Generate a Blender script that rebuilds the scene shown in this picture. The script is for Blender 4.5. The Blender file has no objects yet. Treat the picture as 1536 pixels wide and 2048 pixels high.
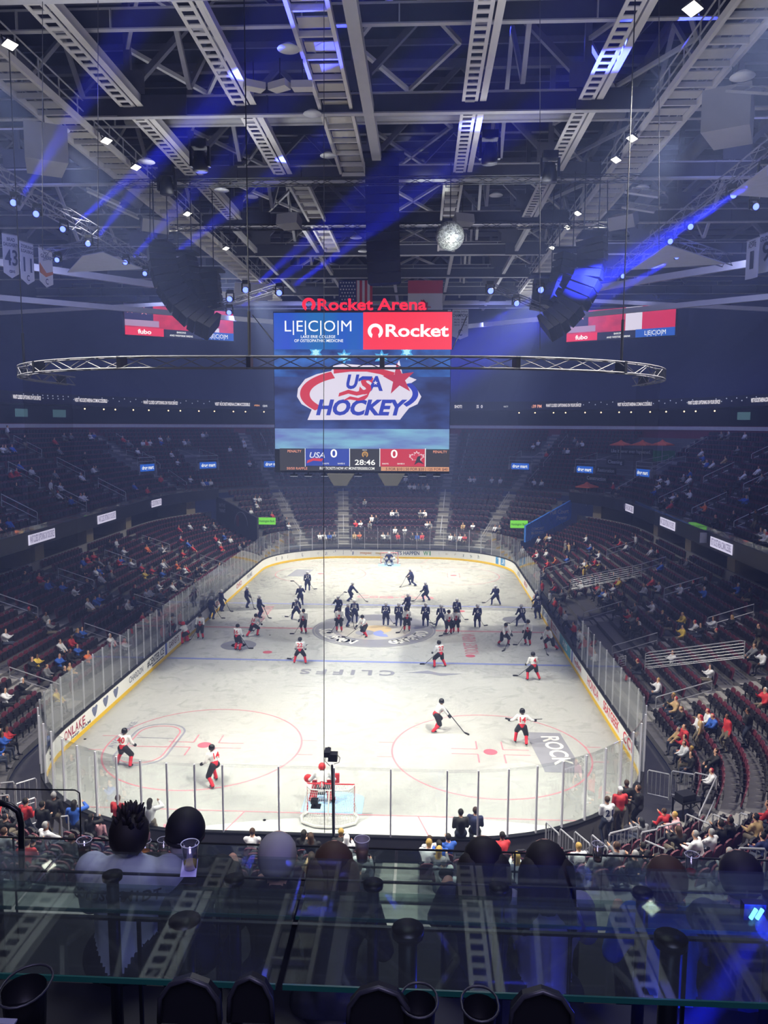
import bpy, bmesh, math, random
import numpy as np
from mathutils import Vector as V, Matrix
random.seed(7)
S = bpy.context.scene
COL = S.collection
PI = math.pi
# ------------------------------------------------ camera
CP = V((3.38253786, -55.4459487, 15.0396656)); YAW, PIT, ROLL, FPX = -.0482947862, -.112961647, .00425705011, 1542.35
_f = V((math.sin(YAW)*math.cos(PIT), math.cos(YAW)*math.cos(PIT), math.sin(PIT)))
_r = V((math.cos(YAW), -math.sin(YAW), 0)); _u = _r.cross(_f)
RR = _r*math.cos(ROLL)+_u*math.sin(ROLL); UU = _u*math.cos(ROLL)-_r*math.sin(ROLL); FF = _f
cam = bpy.data.cameras.new('camera'); co = bpy.data.objects.new('camera', cam); COL.objects.link(co)
cam.sensor_fit = 'HORIZONTAL'; cam.sensor_width = 36; cam.lens = FPX*36/1536; cam.clip_start = .05; cam.clip_end = 400
M = Matrix((RR, UU, -FF)).transposed().to_4x4(); M.translation = CP; co.matrix_world = M
S.camera = co
def ray(x, y): return RR*((x-768)/FPX) - UU*((y-1024)/FPX) + FF          # measured direction of a point of the photograph
def atY(x, y, Y): d = ray(x, y); return CP+d*((Y-CP.y)/d.y)
def atX(x, y, X): d = ray(x, y); return CP+d*((X-CP.x)/d.x)
def atZ(x, y, Z): d = ray(x, y); return CP+d*((Z-CP.z)/d.z)
# ------------------------------------------------ world, exposure
S.view_settings.view_transform = 'Standard'; S.view_settings.look = 'None'
S.view_settings.exposure = 0; S.view_settings.gamma = 1
W = bpy.data.worlds.new('world'); S.world = W; W.use_nodes = True
W.node_tree.nodes['Background'].inputs[0].default_value = (.05, .07, .25, 1)
W.node_tree.nodes['Background'].inputs[1].default_value = .12
S.cycles.use_denoising = True
S.cycles.max_bounces = 6; S.cycles.diffuse_bounces = 2; S.cycles.glossy_bounces = 3; S.cycles.transmission_bounces = 4
S.cycles.transparent_max_bounces = 24; S.cycles.volume_bounces = 0; S.cycles.sample_clamp_indirect = 4
S.cycles.use_light_tree = True
def light(name, kind, loc, to, power, color, size=.3, spot=60, blend=.5, spread=None, sy=None):
    l = bpy.data.lights.new(name, kind); l.energy = power; l.color = color
    if kind == 'AREA':
        l.size = size
        if sy: l.shape = 'RECTANGLE'; l.size_y = sy
        if spread: l.spread = math.radians(spread)
    else: l.shadow_soft_size = size
    if kind == 'SPOT': l.spot_size = math.radians(spot); l.spot_blend = blend
    o = bpy.data.objects.new(name, l); COL.objects.link(o); o.location = loc
    d = V(to)-V(loc); o.rotation_euler = d.to_track_quat('-Z', 'Y').to_euler()
    return o
# floodlights of the two catwalks, aimed at the ice
for X in (-14.6, 15.8):
    for Y in (-30, -16, -2, 12, 26):
        light('floodlight_beam', 'SPOT', (X, Y, 29.2), (-X*.2, Y*.98, 0), {-30: 54000, -16: 25000, -2: 13500, 12: 36000, 26: 60000}[Y], (1, .97, .88), .5, 62, .6)
for X, Y in ((-14.2, -24), (12.6, -26)): light('catwalk_beam', 'SPOT', (X, Y, 29), (-X*.3, -8, 0), 24000, (.8, .88, 1), .3, 30, 1)
# added soft fills over the stands, in place of floodlight spill
for X in (-27, 29):
    for Y in (-14, 10, 34):
        light('bowl_fill', 'AREA', (X, Y, 29.5), (X*1.02, Y, 0), 750, (.42, .48, 1), 5)
for X in (-9, 9): light('bowl_fill', 'AREA', (X, 46, 29.5), (X, 45, 0), 650, (.42, .48, 1), 5)
light('bowl_fill', 'AREA', (3, -44, 24), (3, -36, 0), 1100, (.85, .88, 1), 4)
for X in (-20, 22): light('corner_fill', 'AREA', (X, -22, 28), (X*.85, -27, 0), 1700, (1, .94, .9), 4, spread=110)  # added fill brightening the near corners, no fitting there
# added unseen blue fills thrown outwards over the unlit upper bowl
for X in (-1, 1):
    for Y in (-10, 12, 34): light('upper_fill', 'AREA', (X*18, Y, 27.5), (X*46, Y+4, 23), 520, (.25, .3, 1), 3)
for X in (-12, 12): light('upper_fill', 'AREA', (X, 42, 27.5), (X*1.4, 76, 23), 520, (.25, .3, 1), 3)
# added unseen fills pointing up to brighten the roof steel
for X, Y in ((-8, -30), (8, -30), (-7.5, -14), (8, -14), (-6, 8), (6, 8), (-13, 30), (13, 30)):
    light('steel_fill', 'AREA', (X, Y, 25.5), (X, Y+.5, 40), 330, (.8, .84, 1), 4)
# ------------------------------------------------ helpers
def lin(h):
    if isinstance(h, tuple): return (*h[:3], 1)
    c = [int(h[i:i+2], 16)/255 for i in (0, 2, 4)]
    return (*[x/12.92 if x <= .04045 else ((x+.055)/1.055)**2.4 for x in c], 1)
_mats = {}
def mat(name, color='808080', rough=.6, metal=0, emit=0, noise=.12, scale=3, spec=.4, alpha=None, bump=0, ecol=None):
    if name in _mats: return _mats[name]
    m = bpy.data.materials.new(name); m.use_nodes = True; nt = m.node_tree; b = nt.nodes['Principled BSDF']
    c = lin(color)
    b.inputs['Roughness'].default_value = rough; b.inputs['Metallic'].default_value = metal
    b.inputs['Specular IOR Level'].default_value = spec
    if emit:
        b.inputs['Base Color'].default_value = (.01, .01, .01, 1)
        b.inputs['Emission Color'].default_value = lin(ecol) if ecol else c; b.inputs['Emission Strength'].default_value = emit
    elif noise:
        tc = nt.nodes.new('ShaderNodeTexCoord'); n = nt.nodes.new('ShaderNodeTexNoise'); r = nt.nodes.new('ShaderNodeMix'); r.data_type = 'RGBA'
        n.inputs['Scale'].default_value = scale; n.inputs['Detail'].default_value = 5
        nt.links.new(tc.outputs['Object'], n.inputs['Vector']); nt.links.new(n.outputs['Fac'], r.inputs[0])
        r.inputs[6].default_value = (*[x*(1-noise) for x in c[:3]], 1); r.inputs[7].default_value = (*[min(1, x*(1+noise)) for x in c[:3]], 1)
        nt.links.new(r.outputs[2], b.inputs['Base Color'])
        if bump:
            bp = nt.nodes.new('ShaderNodeBump'); bp.inputs['Strength'].default_value = bump; nt.links.new(n.outputs['Fac'], bp.inputs['Height']); nt.links.new(bp.outputs[0], b.inputs['Normal'])
    else: b.inputs['Base Color'].default_value = c
    if alpha is not None: b.inputs['Alpha'].default_value = alpha
    _mats[name] = m; return m
def glassmat(name, tint='c8e0dc', refl=.06, opac=.05, rough=.02, fres=.5):
    if name in _mats: return _mats[name]
    m = bpy.data.materials.new(name); m.use_nodes = True; nt = m.node_tree; nt.nodes.clear()
    o = nt.nodes.new('ShaderNodeOutputMaterial'); t = nt.nodes.new('ShaderNodeBsdfTransparent'); t.inputs[0].default_value = lin(tint)
    g = nt.nodes.new('ShaderNodeBsdfGlossy'); g.inputs['Roughness'].default_value = rough
    d = nt.nodes.new('ShaderNodeBsdfDiffuse'); d.inputs[0].default_value = (.7, .74, .8, 1)
    a = nt.nodes.new('ShaderNodeMixShader'); b = nt.nodes.new('ShaderNodeMixShader'); a.inputs[0].default_value = opac
    lw = nt.nodes.new('ShaderNodeLayerWeight'); lw.inputs[0].default_value = .3
    mm = nt.nodes.new('ShaderNodeMath'); mm.operation = 'MULTIPLY_ADD'; mm.inputs[1].default_value = fres; mm.inputs[2].default_value = refl
    nt.links.new(lw.outputs['Fresnel'], mm.inputs[0])
    nt.links.new(t.outputs[0], a.inputs[1]); nt.links.new(d.outputs[0], a.inputs[2])
    nt.links.new(mm.outputs[0], b.inputs[0]); nt.links.new(a.outputs[0], b.inputs[1]); nt.links.new(g.outputs[0], b.inputs[2]); nt.links.new(b.outputs[0], o.inputs[0])
    _mats[name] = m; return m
class MB:
    def __init__(s): s.v = []; s.f = []; s.m = []; s.k = 0
    def add(s, vs, fs):
        n = len(s.v); s.v += [tuple(p) for p in vs]; s.f += [tuple(i+n for i in f) for f in fs]; s.m += [s.k]*len(fs); return s
    def box(s, c, d, R=None):
        c = V(c); x, y, z = d[0]/2, d[1]/2, d[2]/2
        P = [V(p) for p in ((-x, -y, -z), (x, -y, -z), (x, y, -z), (-x, y, -z), (-x, -y, z), (x, -y, z), (x, y, z), (-x, y, z))]
        if R is not None: P = [R@p for p in P]
        return s.add([p+c for p in P], [(0, 3, 2, 1), (4, 5, 6, 7), (0, 1, 5, 4), (1, 2, 6, 5), (2, 3, 7, 6), (3, 0, 4, 7)])
    def bar(s, p, q, w, h, up=(0, 0, 1)):
        p, q = V(p), V(q); y = (q-p).normalized(); x = y.cross(V(up))
        if x.length < 1e-4: x = V((1, 0, 0))
        x.normalize(); z = x.cross(y); R = Matrix((x, y, z)).transposed()
        return s.box((p+q)/2, (w, (q-p).length, h), R)
    def tube(s, pts, r, n=8, closed=False):
        pts = [V(p) for p in pts]; k = len(pts); vs = []; fs = []; x = None
        for i, p in enumerate(pts):
            if closed: t = pts[(i+1) % k]-pts[i-1]
            else: t = pts[min(i+1, k-1)]-pts[max(i-1, 0)]
            t.normalize()
            if x is None: x = t.cross(V((0, 0, 1)) if abs(t.z) < .9 else V((1, 0, 0)))
            x = (x-t*x.dot(t)).normalized(); y = t.cross(x); rr = r[i] if isinstance(r, (list, tuple)) else r
            for j in range(n): a = 2*PI*j/n; vs.append(p+x*math.cos(a)*rr+y*math.sin(a)*rr)
        for i in range(k if closed else k-1):
            for j in range(n): fs.append((i*n+j, i*n+(j+1) % n, (i+1) % k*n+(j+1) % n, (i+1) % k*n+j))
        if not closed: fs += [tuple(range(n))[::-1], tuple((k-1)*n+j for j in range(n))]
        return s.add(vs, fs)
    def lathe(s, prof, c=(0, 0, 0), n=20):
        c = V(c); vs = []; fs = []
        for r, z in prof:
            for j in range(n): a = 2*PI*j/n; vs.append(c+V((r*math.cos(a), r*math.sin(a), z)))
        for i in range(len(prof)-1):
            for j in range(n): fs.append((i*n+j, i*n+(j+1) % n, (i+1)*n+(j+1) % n, (i+1)*n+j))
        return s.add(vs, fs)
    def poly(s, pts, th=None):
        n = len(pts)
        if th is None: return s.add(pts, [tuple(range(n))])
        th = V(th); return s.add(list(pts)+[V(p)+th for p in pts], [tuple(range(n))[::-1], tuple(range(n, 2*n))]+[(i, (i+1) % n, (i+1) % n+n, i+n) for i in range(n)])
    def ball(s, c, r, n=10, m=7, sc=(1, 1, 1)):
        c = V(c); vs = [c+V((0, 0, r*sc[2]))]; fs = []
        for i in range(1, m):
            t = PI*i/m
            for j in range(n): a = 2*PI*j/n; vs.append(c+V((r*sc[0]*math.sin(t)*math.cos(a), r*sc[1]*math.sin(t)*math.sin(a), r*sc[2]*math.cos(t))))
        vs.append(c-V((0, 0, r*sc[2]))); L = len(vs)-1
        for j in range(n):
            fs.append((0, 1+j, 1+(j+1) % n)); fs.append((L, 1+(m-2)*n+(j+1) % n, 1+(m-2)*n+j))
            for i in range(m-2): fs.append((1+i*n+j, 1+(i+1)*n+j, 1+(i+1)*n+(j+1) % n, 1+i*n+(j+1) % n))
        return s.add(vs, fs)
    def mesh(s, name, mats=(), smooth=False):
        me = bpy.data.meshes.new(name); me.from_pydata(s.v, [], s.f)
        for m in (mats if isinstance(mats, (list, tuple)) else [mats]): me.materials.append(m)
        if any(s.m): me.polygons.foreach_set('material_index', s.m)
        if smooth: me.polygons.foreach_set('use_smooth', [True]*len(s.f))
        me.update(); return me
    def obj(s, name, mats, parent=None, smooth=False, loc=None):
        return link(name, s.mesh(name, mats, smooth), parent, loc)
def link(name, data, parent=None, loc=None):
    o = bpy.data.objects.new(name, data); COL.objects.link(o)
    if parent: o.parent = parent
    if loc is not None: o.location = loc
    return o
def tag(o, label=None, cat=None, group=None, kind=None):
    for k, v in (('label', label), ('category', cat), ('group', group), ('kind', kind)):
        if v: o[k] = v
    return o
def thing(name, label, cat, loc=(0, 0, 0), rz=0, group=None):
    o = link(name, None, None, loc); o.rotation_euler = (0, 0, rz); o.empty_display_size = .1
    return tag(o, label, cat, group)
def struct(o): o['kind'] = 'structure'; return o
def dup(root, loc, rz, label=None, group=None):
    r = root.copy(); COL.objects.link(r); r.location = loc; r.rotation_euler = (0, 0, rz)
    if label: r['label'] = label
    if group: r['group'] = group
    for ch in root.children:
        c = ch.copy(); COL.objects.link(c); c.parent = r
        for g in ch.children: d = g.copy(); COL.objects.link(d); d.parent = c
    return r
_tm = {}
def textmesh(s, size, bold=0, ext=0, align='CENTER', shear=0):
    k = (s, size, bold, ext, align, shear)
    if k in _tm: return _tm[k].copy()
    c = bpy.data.curves.new('lettering', 'FONT'); c.body = s; c.size = size*1.38; c.align_x = align; c.align_y = 'CENTER'
    c.offset = bold*size; c.extrude = ext; c.shear = shear; c.resolution_u = 3
    o = bpy.data.objects.new('t', c); me = bpy.data.meshes.new_from_object(o); bpy.data.objects.remove(o); bpy.data.curves.remove(c)
    _tm[k] = me; return me.copy()
def text(s, loc, xdir, ydir, size, m, parent=None, width=None, bold=0, ext=0, align='CENTER', name='lettering', shear=0):
    """flat lettering whose capitals are size tall; xdir = reading direction, ydir = up of the letters"""
    me = textmesh(s, size, bold, ext, align, shear); me.materials.clear(); me.materials.append(m)
    X = V(xdir).normalized(); Y = V(ydir).normalized(); Z = X.cross(Y)
    sx = 1
    if width:
        xs = [v.co.x for v in me.vertices]; w = (max(xs)-min(xs)) if xs else 1; sx = width/w
    T = Matrix((X*sx, Y, Z)).transposed().to_4x4(); T.translation = V(loc); me.transform(T); me.update()
    return link(name, me, parent)
# ------------------------------------------------ the rounded rectangle every tier follows
HX, HY, RC = 4.42, 21.95, 8.53
ARC = RC*PI/2; P0, P1, P2, P3, P4, P5, P6, P7 = 0, 43.9, 43.9+ARC, 43.9+ARC+8.84, 43.9+2*ARC+8.84, 87.8+2*ARC+8.84, 87.8+3*ARC+8.84, 87.8+3*ARC+17.68
PER = P7+ARC
def st(u, d):
    """point at perimeter position u, d metres outside the boards; returns (x, y, nx, ny)"""
    u %= PER
    if u < P1: b, n = (HX+RC, -HY+u), (1, 0)
    elif u < P2: a = (u-P1)/RC; n = (math.cos(a), math.sin(a)); b = (HX+RC*n[0], HY+RC*n[1])
    elif u < P3: b, n = (HX-(u-P2), HY+RC), (0, 1)
    elif u < P4: a = PI/2+(u-P3)/RC; n = (math.cos(a), math.sin(a)); b = (-HX+RC*n[0], HY+RC*n[1])
    elif u < P5: b, n = (-HX-RC, HY-(u-P4)), (-1, 0)
    elif u < P6: a = PI+(u-P5)/RC; n = (math.cos(a), math.sin(a)); b = (-HX+RC*n[0], -HY+RC*n[1])
    elif u < P7: b, n = (-HX+(u-P6), -HY-RC), (0, -1)
    else: a = 1.5*PI+(u-P7)/RC; n = (math.cos(a), math.sin(a)); b = (HX+RC*n[0], -HY+RC*n[1])
    return b[0]+n[0]*d, b[1]+n[1]*d, n[0], n[1]
def inv(x, y):
    ax, ay = abs(x)-HX, abs(y)-HY
    if ax > 0 and ay > 0:
        d = math.hypot(ax, ay)-RC; a = math.atan2(ay, ax)*RC
        if x > 0: return (P1+a if y > 0 else PER-a), d
        return (P4-a if y > 0 else P5+a), d
    if ax-RC > ay-RC if (ax > 0 or ay > 0) else ax > ay:
        return (y+HY if x > 0 else P4+(HY-y)), ax-RC
    return (P2+(HX-x) if y > 0 else P6+(x+HX)), ay-RC
def us(u0, u1, step=2.2):
    """stations between u0 and u1, dense in corners"""
    if u1 < u0: u1 += PER
    L = [u0]
    marks = sorted([m+k*PER for m in (P0, P1, P2, P3, P4, P5, P6, P7) for k in (0, 1, 2)]+[u1])
    cur = u0
    for m in marks:
        if m <= cur+1e-6 or m > u1+1e-6: continue
        mid = ((cur+m)/2) % PER; arc = P1 < mid < P2 or P3 < mid < P4 or P5 < mid < P6 or mid > P7
        n = max(1, int(math.ceil((m-cur)/(1.0 if arc else 60)))); L += [cur+(m-cur)*(i+1)/n for i in range(n)]; cur = m
    return L
def sweep(mb, prof, u0, u1, close=False):
    """sweep a (d, z) profile along the ring"""
    L = us(u0, u1); n = len(prof); vs = []
    for u in L:
        for d, z in prof: x, y, _, _ = st(u, d); vs.append((x, y, z))
    fs = []
    for i in range(len(L)-1):
        for j in range(n if close else n-1): k = (j+1) % n; fs.append((i*n+j, (i+1)*n+j, (i+1)*n+k, i*n+k))
    if close: fs += [tuple(range(n)), tuple((len(L)-1)*n+j for j in range(n))[::-1]]
    return mb.add(vs, fs)
UM_R, UM_L = P1+ARC*.40, P4-ARC*.40          # where the end stand meets the side stands
NEAR_L, NEAR_R = P5+ARC*.55, P7+ARC*.45
# ------------------------------------------------ materials
m_conc = mat('concrete', '5d5b60', .8, noise=.18, scale=1.5); m_step = mat('stair_concrete', '8f8c8a', .75, noise=.15, scale=4)
m_dark = mat('dark_paint', '15161c', .5); m_black = mat('black_paint', '08090c', .45); m_blackcloth = mat('black_cloth', '0b0b10', .9)
m_hazewall = mat('haze_blue_wall', '2a2f55', .8, noise=.1, scale=.6); m_burg = mat('burgundy_wall', '6a2236', .6)  # upper bowl wall has the blue haze put into its colour
m_steel = mat('painted_steel', 'a9a7a6', .55, noise=.1, scale=2); m_steeld = mat('dark_steel', '56555c', .6, noise=.2, scale=2)
m_rail = mat('rail_metal', 'b0b0b8', .35, .3, noise=.05); m_alu = mat('aluminium', 'b9bcc4', .35, .7, noise=.05)
m_white = mat('white_board', 'f0f0ee', .35, noise=.02); m_yellow = mat('yellow_kickplate', 'f0c51e', .4, noise=.03)
m_red = mat('red_paint', 'c8283c', .5, noise=.03); m_blue = mat('blue_paint', '2746a8', .5, noise=.03)
m_glass = glassmat('rink_glass', 'fafcfc', .03, .02, fres=.3); m_tglass = glassmat('table_glass', '9fc4b8', .05, .02)
m_shine = mat('white_light', 'ffffff', emit=14, ecol='fff4e0'); m_bluelight = mat('blue_light', '4060ff', emit=40, ecol='3a50ff')
m_seatback = mat('seat_burgundy', '5c2434', .55, noise=.1); m_seatdark = mat('seat_black', '1c1b22', .5)
LSIDE, RSIDE = 'on the penalty box side', 'on the bench side'
# ------------------------------------------------ ice with its painted marks
def ice_mat():
    m = mat('ice', 'eef0ec', .28, noise=.05, scale=.35, spec=.35); nt = m.node_tree; b = nt.nodes['Principled BSDF']
    tc = nt.nodes.new('ShaderNodeTexCoord'); n = nt.nodes.new('ShaderNodeTexNoise'); n.inputs['Scale'].default_value = 1.1; n.inputs['Detail'].default_value = 9; n.inputs['Distortion'].default_value = 1.6
    r = nt.nodes.new('ShaderNodeMapRange'); r.inputs[1].default_value = .3; r.inputs[2].default_value = .7; r.inputs[3].default_value = .18; r.inputs[4].default_value = .5
    nt.links.new(tc.outputs['Object'], n.inputs['Vector']); nt.links.new(n.outputs['Fac'], r.inputs[0]); nt.links.new(r.outputs[0], b.inputs['Roughness']); return m
m_ice = ice_mat()
mb = MB(); mb.add([(*st(u, 0)[:2], 0) for u in us(0, PER)[:-1]], [tuple(range(len(us(0, PER))-1))]); ice = struct(mb.obj('floor', m_ice)); ice['label'] = 'white rink ice with painted lines'
def paint(name, h): return mat('ice_paint_'+name, h, .3, noise=.12, scale=2.5)
p_red, p_blue, p_dot, p_grey, p_crease = paint('red', 'cc8893'), paint('blue', '8b97d0'), paint('dot', 'd06a7a'), paint('grey', '90929f'), paint('crease', '9cc4ea')
p_logo, p_logod, p_pale = paint('logo', 'b4b2ae'), paint('logo_dark', '8e8f98'), paint('pale', 'dcdcd8')
ZI = .006
def strip(name, x0, x1, y0, y1, m, z=ZI): return MB().add([(x0, y0, z), (x1, y0, z), (x1, y1, z), (x0, y1, z)], [(0, 1, 2, 3)]).obj(name, m, ice)
def ringm(name, cx, cy, r0, r1, m, z=ZI, n=64, a0=0, a1=2*PI):
    vs = []; fs = []; full = a1-a0 > 6.2
    for i in range(n+(0 if full else 1)):
        a = a0+(a1-a0)*i/n; vs += [(cx+r0*math.cos(a), cy+r0*math.sin(a), z), (cx+r1*math.cos(a), cy+r1*math.sin(a), z)]
    N = n+(0 if full else 1)
    for i in range(n): j = (i+1) % N; fs.append((2*i, 2*i+1, 2*j+1, 2*j))
    return MB().add(vs, fs).obj(name, m, ice)
BX = 12.9
strip('red_line', -BX, BX, -.15, .15, p_red)
for s in (-1, 1):
    strip('blue_line', -BX, BX, s*7.77-.15, s*7.77+.15, p_blue)
    strip('goal_line', -11.2, 11.2, s*27.13-.03, s*27.13+.03, p_red, ZI+.002)
    for x in (-6.7, 6.7):
        ringm('faceoff_circle', x, s*21.03, 4.52, 4.6, p_red); ringm('faceoff_spot', x, s*21.03, 0.001, .32, p_dot); ringm('faceoff_spot', x, s*6.1, 0.001, .32, p_dot)
        mk = MB()
        for a in (-1, 1):
            for b in (-1, 1):
                X, Y = x+a*.6, s*21.03+b*.28
                for (x0, x1, y0, y1) in ((X, X+a*1.2, Y-.035, Y+.035), (X-.035, X+.035, Y, Y+b*.9)):
                    mk.add([(x0, y0, ZI), (x1, y0, ZI), (x1, y1, ZI), (x0, y1, ZI)], [(0, 1, 2, 3)])
            for b in (-1, 1):
                X, Y = x+a*4.6, s*21.03+b*.8; mk.add([(X-a*.1, Y-.03, ZI), (X+a*.62, Y-.03, ZI), (X+a*.62, Y+.03, ZI), (X-a*.1, Y+.03, ZI)], [(0, 1, 2, 3)])
        mk.obj('faceoff_marking', p_red, ice)
    cr = MB(); pts = [(-1.2, s*27.13, ZI+.001), (1.2, s*27.13, ZI+.001)]
    for i in range(9): a = PI*i/8; pts.append((1.2*math.cos(a)*(1.0), s*(27.13-1.35-.48*math.sin(a)), ZI+.001))
    cr.poly(pts).obj('goal_crease', p_crease, ice)
    for q in (-1, 1):
        MB().add([(q*3.35, s*27.13, ZI), (q*3.41, s*27.13, ZI), (q*4.33, s*30.4, ZI), (q*4.27, s*30.4, ZI)], [(0, 1, 2, 3)]).obj('trapezoid_line', p_red, ice)
ringm('center_logo_disc', 0, 0, .001, 4.5, p_logo, ZI+.002); ringm('center_logo_ring', 0, 0, 4.42, 4.55, p_grey, ZI+.004)
ringm('center_logo_band', 0, 0, 2.7, 4.35, p_logod, ZI+.004)
m_gold = paint('gold', 'c9b48e'); ringm('center_logo_core', .2, .1, .001, 1.1, m_gold, ZI+.005); ringm('center_logo_core', -.6, -.9, .001, .7, p_grey, ZI+.0055)
ringm('center_logo_core', .9, -1.0, .2, .9, p_blue, ZI+.006, a0=2, a1=5)
def arctext(s, r, a0, a1, size, m):
    for i, ch in enumerate(s):
        if ch == ' ': continue
        a = a0+(a1-a0)*i/(len(s)-1); text(ch, (r*math.cos(a), r*math.sin(a), ZI+.008), (-math.sin(a)*(1 if a1 > a0 else -1), math.cos(a)*(1 if a1 > a0 else -1), 0), (math.cos(a)*(-1 if a1 > a0 else 1), math.sin(a)*(-1 if a1 > a0 else 1), 0), size, m, ice, bold=.03, name='ice_lettering')
arctext('CLEVELAND', 3.5, math.radians(-10), math.radians(-62), 1.0, p_pale)
arctext('MONSTERS', 3.5, math.radians(-115), math.radians(-175), 1.0, p_pale)
def itext(s, x, y, size, xd, m, w=None, bold=.02): xd = V((*xd, 0)); text(s, (x, y, ZI+.003), xd, (-xd.y, xd.x, 0), size, m, ice, width=w, bold=bold, name='ice_lettering')
itext('C L I F F S', -1.0, -9.9, .95, (-1, 0), p_logod, 5.8, .05); MB().poly([(2.6, -9.8, ZI), (3.9, -9.3, ZI), (4.6, -9.75, ZI), (6.0, -9.8, ZI), (4.7, -10.3, ZI), (4.0, -9.9, ZI)]).obj('diamond_mark', p_grey, ice)
itext('ROCKET ARENA', 6.9, -3.2, .95, (0, 1), p_red, 5.0); itext('ROCKET ARENA', -9.2, 4.0, .95, (0, -1), p_red, 5.6)
itext('Coca-Cola', 1.2, 10.9, 1.2, (1, 0), p_red, 6.8)
MB().add([(8.6, -18.6, ZI), (10.3, -18.6, ZI), (10.6, -23.0, ZI), (8.9, -23.0, ZI)], [(0, 3, 2, 1)]).obj('sponsor_block', p_logod, ice); text('ROCK', (9.75, -20.6, ZI+.006), (0.05, -1, 0), (1, .05, 0), .85, p_pale, ice, 3.2, .03, name='ice_lettering')
MB().add([(-6.4, 21.9, ZI), (-4.3+.2, 21.9, ZI), (-4.3+.2, 24.6, ZI), (-6.4, 24.6, ZI)], [(0, 1, 2, 3)]); MB().add([(-9.9, 19.5, ZI), (-8.1, 19.5, ZI), (-7.7, 23.2, ZI), (-9.5, 23.2, ZI)], [(0, 1, 2, 3)]).obj('sponsor_block', p_grey, ice)
ringm('round_mark', 9.9, 20.6, .35, .95, p_logo); ringm('round_mark', -9.0, -4.6, .3, 1.2, p_grey); ringm('round_mark', 10.8, 3.6, .001, 1.0, p_grey); ringm('round_mark', -9.0, -4.6, .001, .5, p_red)
# rink shaped sponsor mark in the near faceoff circle
def roundrect(name, cx, cy, w, h, t, m, rot):
    out = []; q = []
    for k, (sx, sy) in enumerate(((1, 1), (-1, 1), (-1, -1), (1, -1))):
        for i in range(7):
            a = PI/2*k+PI/2*i/6; out.append((sx*(w/2-w/2*.9)+math.cos(a)*w/2*.9, sy*(h/2-w/2*.9)+math.sin(a)*w/2*.9)); q.append((sx*(w/2-w/2*.9)+math.cos(a)*(w/2*.9-t), sy*(h/2-w/2*.9)+math.sin(a)*(w/2*.9-t)))
    n = len(out); c, s_ = math.cos(rot), math.sin(rot); f = lambda p: (cx+p[0]*c-p[1]*s_, cy+p[0]*s_+p[1]*c, ZI)
    return MB().add([f(p) for p in out]+[f(p) for p in q], [(i, (i+1) % n, n+(i+1) % n, n+i) for i in range(n)]).obj(name, m, ice)
roundrect('rink_mark', -9.3, -21.0, 2.1, 4.3, .08, p_red, 0); roundrect('rink_mark', -9.3, -21.0, 2.5, 4.8, .1, p_grey, 0); strip('rink_mark_line', -10.2, -8.4, -21.4, -21.33, p_red); strip('rink_mark_line', -10.2, -8.4, -20.4, -20.33, p_grey)
itext('AVON LAKE', -11.0, -20.0, .32, (0, 1), p_grey, 3.2); itext('AVON', -6.9, -28.7, 1.0, (-1, 0), p_red, 2.6); itext('TRUSTEC', 6.6, -28.9, .8, (-1, 0), p_grey, 5.6)
# ------------------------------------------------ boards, glass
GZ = 3.5
def board(u0, u1, name):
    mb = MB(); sweep(mb, [(0, .2), (0, 1.0), (.03, 1.0)], u0, u1); o = struct(mb.obj(name, m_white))
    mb = MB(); sweep(mb, [(-.012, 0), (-.012, .21), (.0, .22)], u0, u1); mb.obj('kickplate', m_yellow, o)
    mb = MB(); sweep(mb, [(-.02, 1.0), (-.02, 1.07), (.17, 1.07), (.17, 1.0)], u0, u1, True); mb.obj('cap_rail', m_dark, o)
    mb = MB(); sweep(mb, [(.15, 1.0), (.15, 0), (.2, 0)], u0, u1); mb.obj('rear_facing', m_conc, o); return o
bl = board(P3, P6, 'trim_1'); br = board(P7, P2+PER, 'trim_2'); bf = board(P2, P3, 'trim_3'); bn = board(P6, P7, 'trim_4')
for b_, t_ in ((bl, 'rink boards on the penalty box side'), (br, 'rink boards on the bench side'), (bf, 'rink boards behind the far goal'), (bn, 'rink boards behind the near goal')): b_['label'] = t_
TM = {}
def tcol(h): return mat('board_print_'+h, h, .5, noise=0)
def btext(s, u, size, h, w=None, z=.62, bold=.03, par=None, shear=0, off=.006):
    par = par or (bl if P3 < u % PER < P6 else br if (u % PER > P7 or u % PER < P2) else bf)
    isarc = lambda q: P1 < q % PER < P2 or P3 < q % PER < P4 or P5 < q % PER < P6 or q % PER > P7
    if w and (isarc(u-w/2) or isarc(u+w/2)):
        n = len(s)
        for i, ch in enumerate(s):
            if ch == ' ': continue
            x, y, nx, ny = st(u+w/2-w*(i+.5)/n, -off); text(ch, (x, y, z), V((ny, -nx, 0)), (0, 0, 1), size, tcol(h), par, w/n*(.3 if ch in "I'l|" else .84), bold, name='board_lettering', shear=shear)
        return
    x, y, nx, ny = st(u, -off); t = V((ny, -nx, 0))
    text(s, (x, y, z), t, (0, 0, 1), size, tcol(h), par or (bl if P3 < u % PER < P6 else br if (u % PER > P7 or u % PER < P2) else bf), w, bold, name='board_lettering', shear=shear)
def bplate(u0, u1, z0, z1, h, par):
    if u1 < u0: u0, u1 = u1, u0
    mb = MB(); sweep(mb, [(-.004, z0), (-.004, z1)], u0, u1); mb.obj('board_panel', tcol(h), par)
uL = lambda y: P4+(HY-y); uR = lambda y: y+HY; uF = lambda x: P2+(HX-x)
btext('AVONLAKE', uL(-21.3), .44, 'a02c46', 3.0); btext('Jeep  RAM', uL(-20.3), .15, '555a66', 2.2, z=.32)
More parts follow.
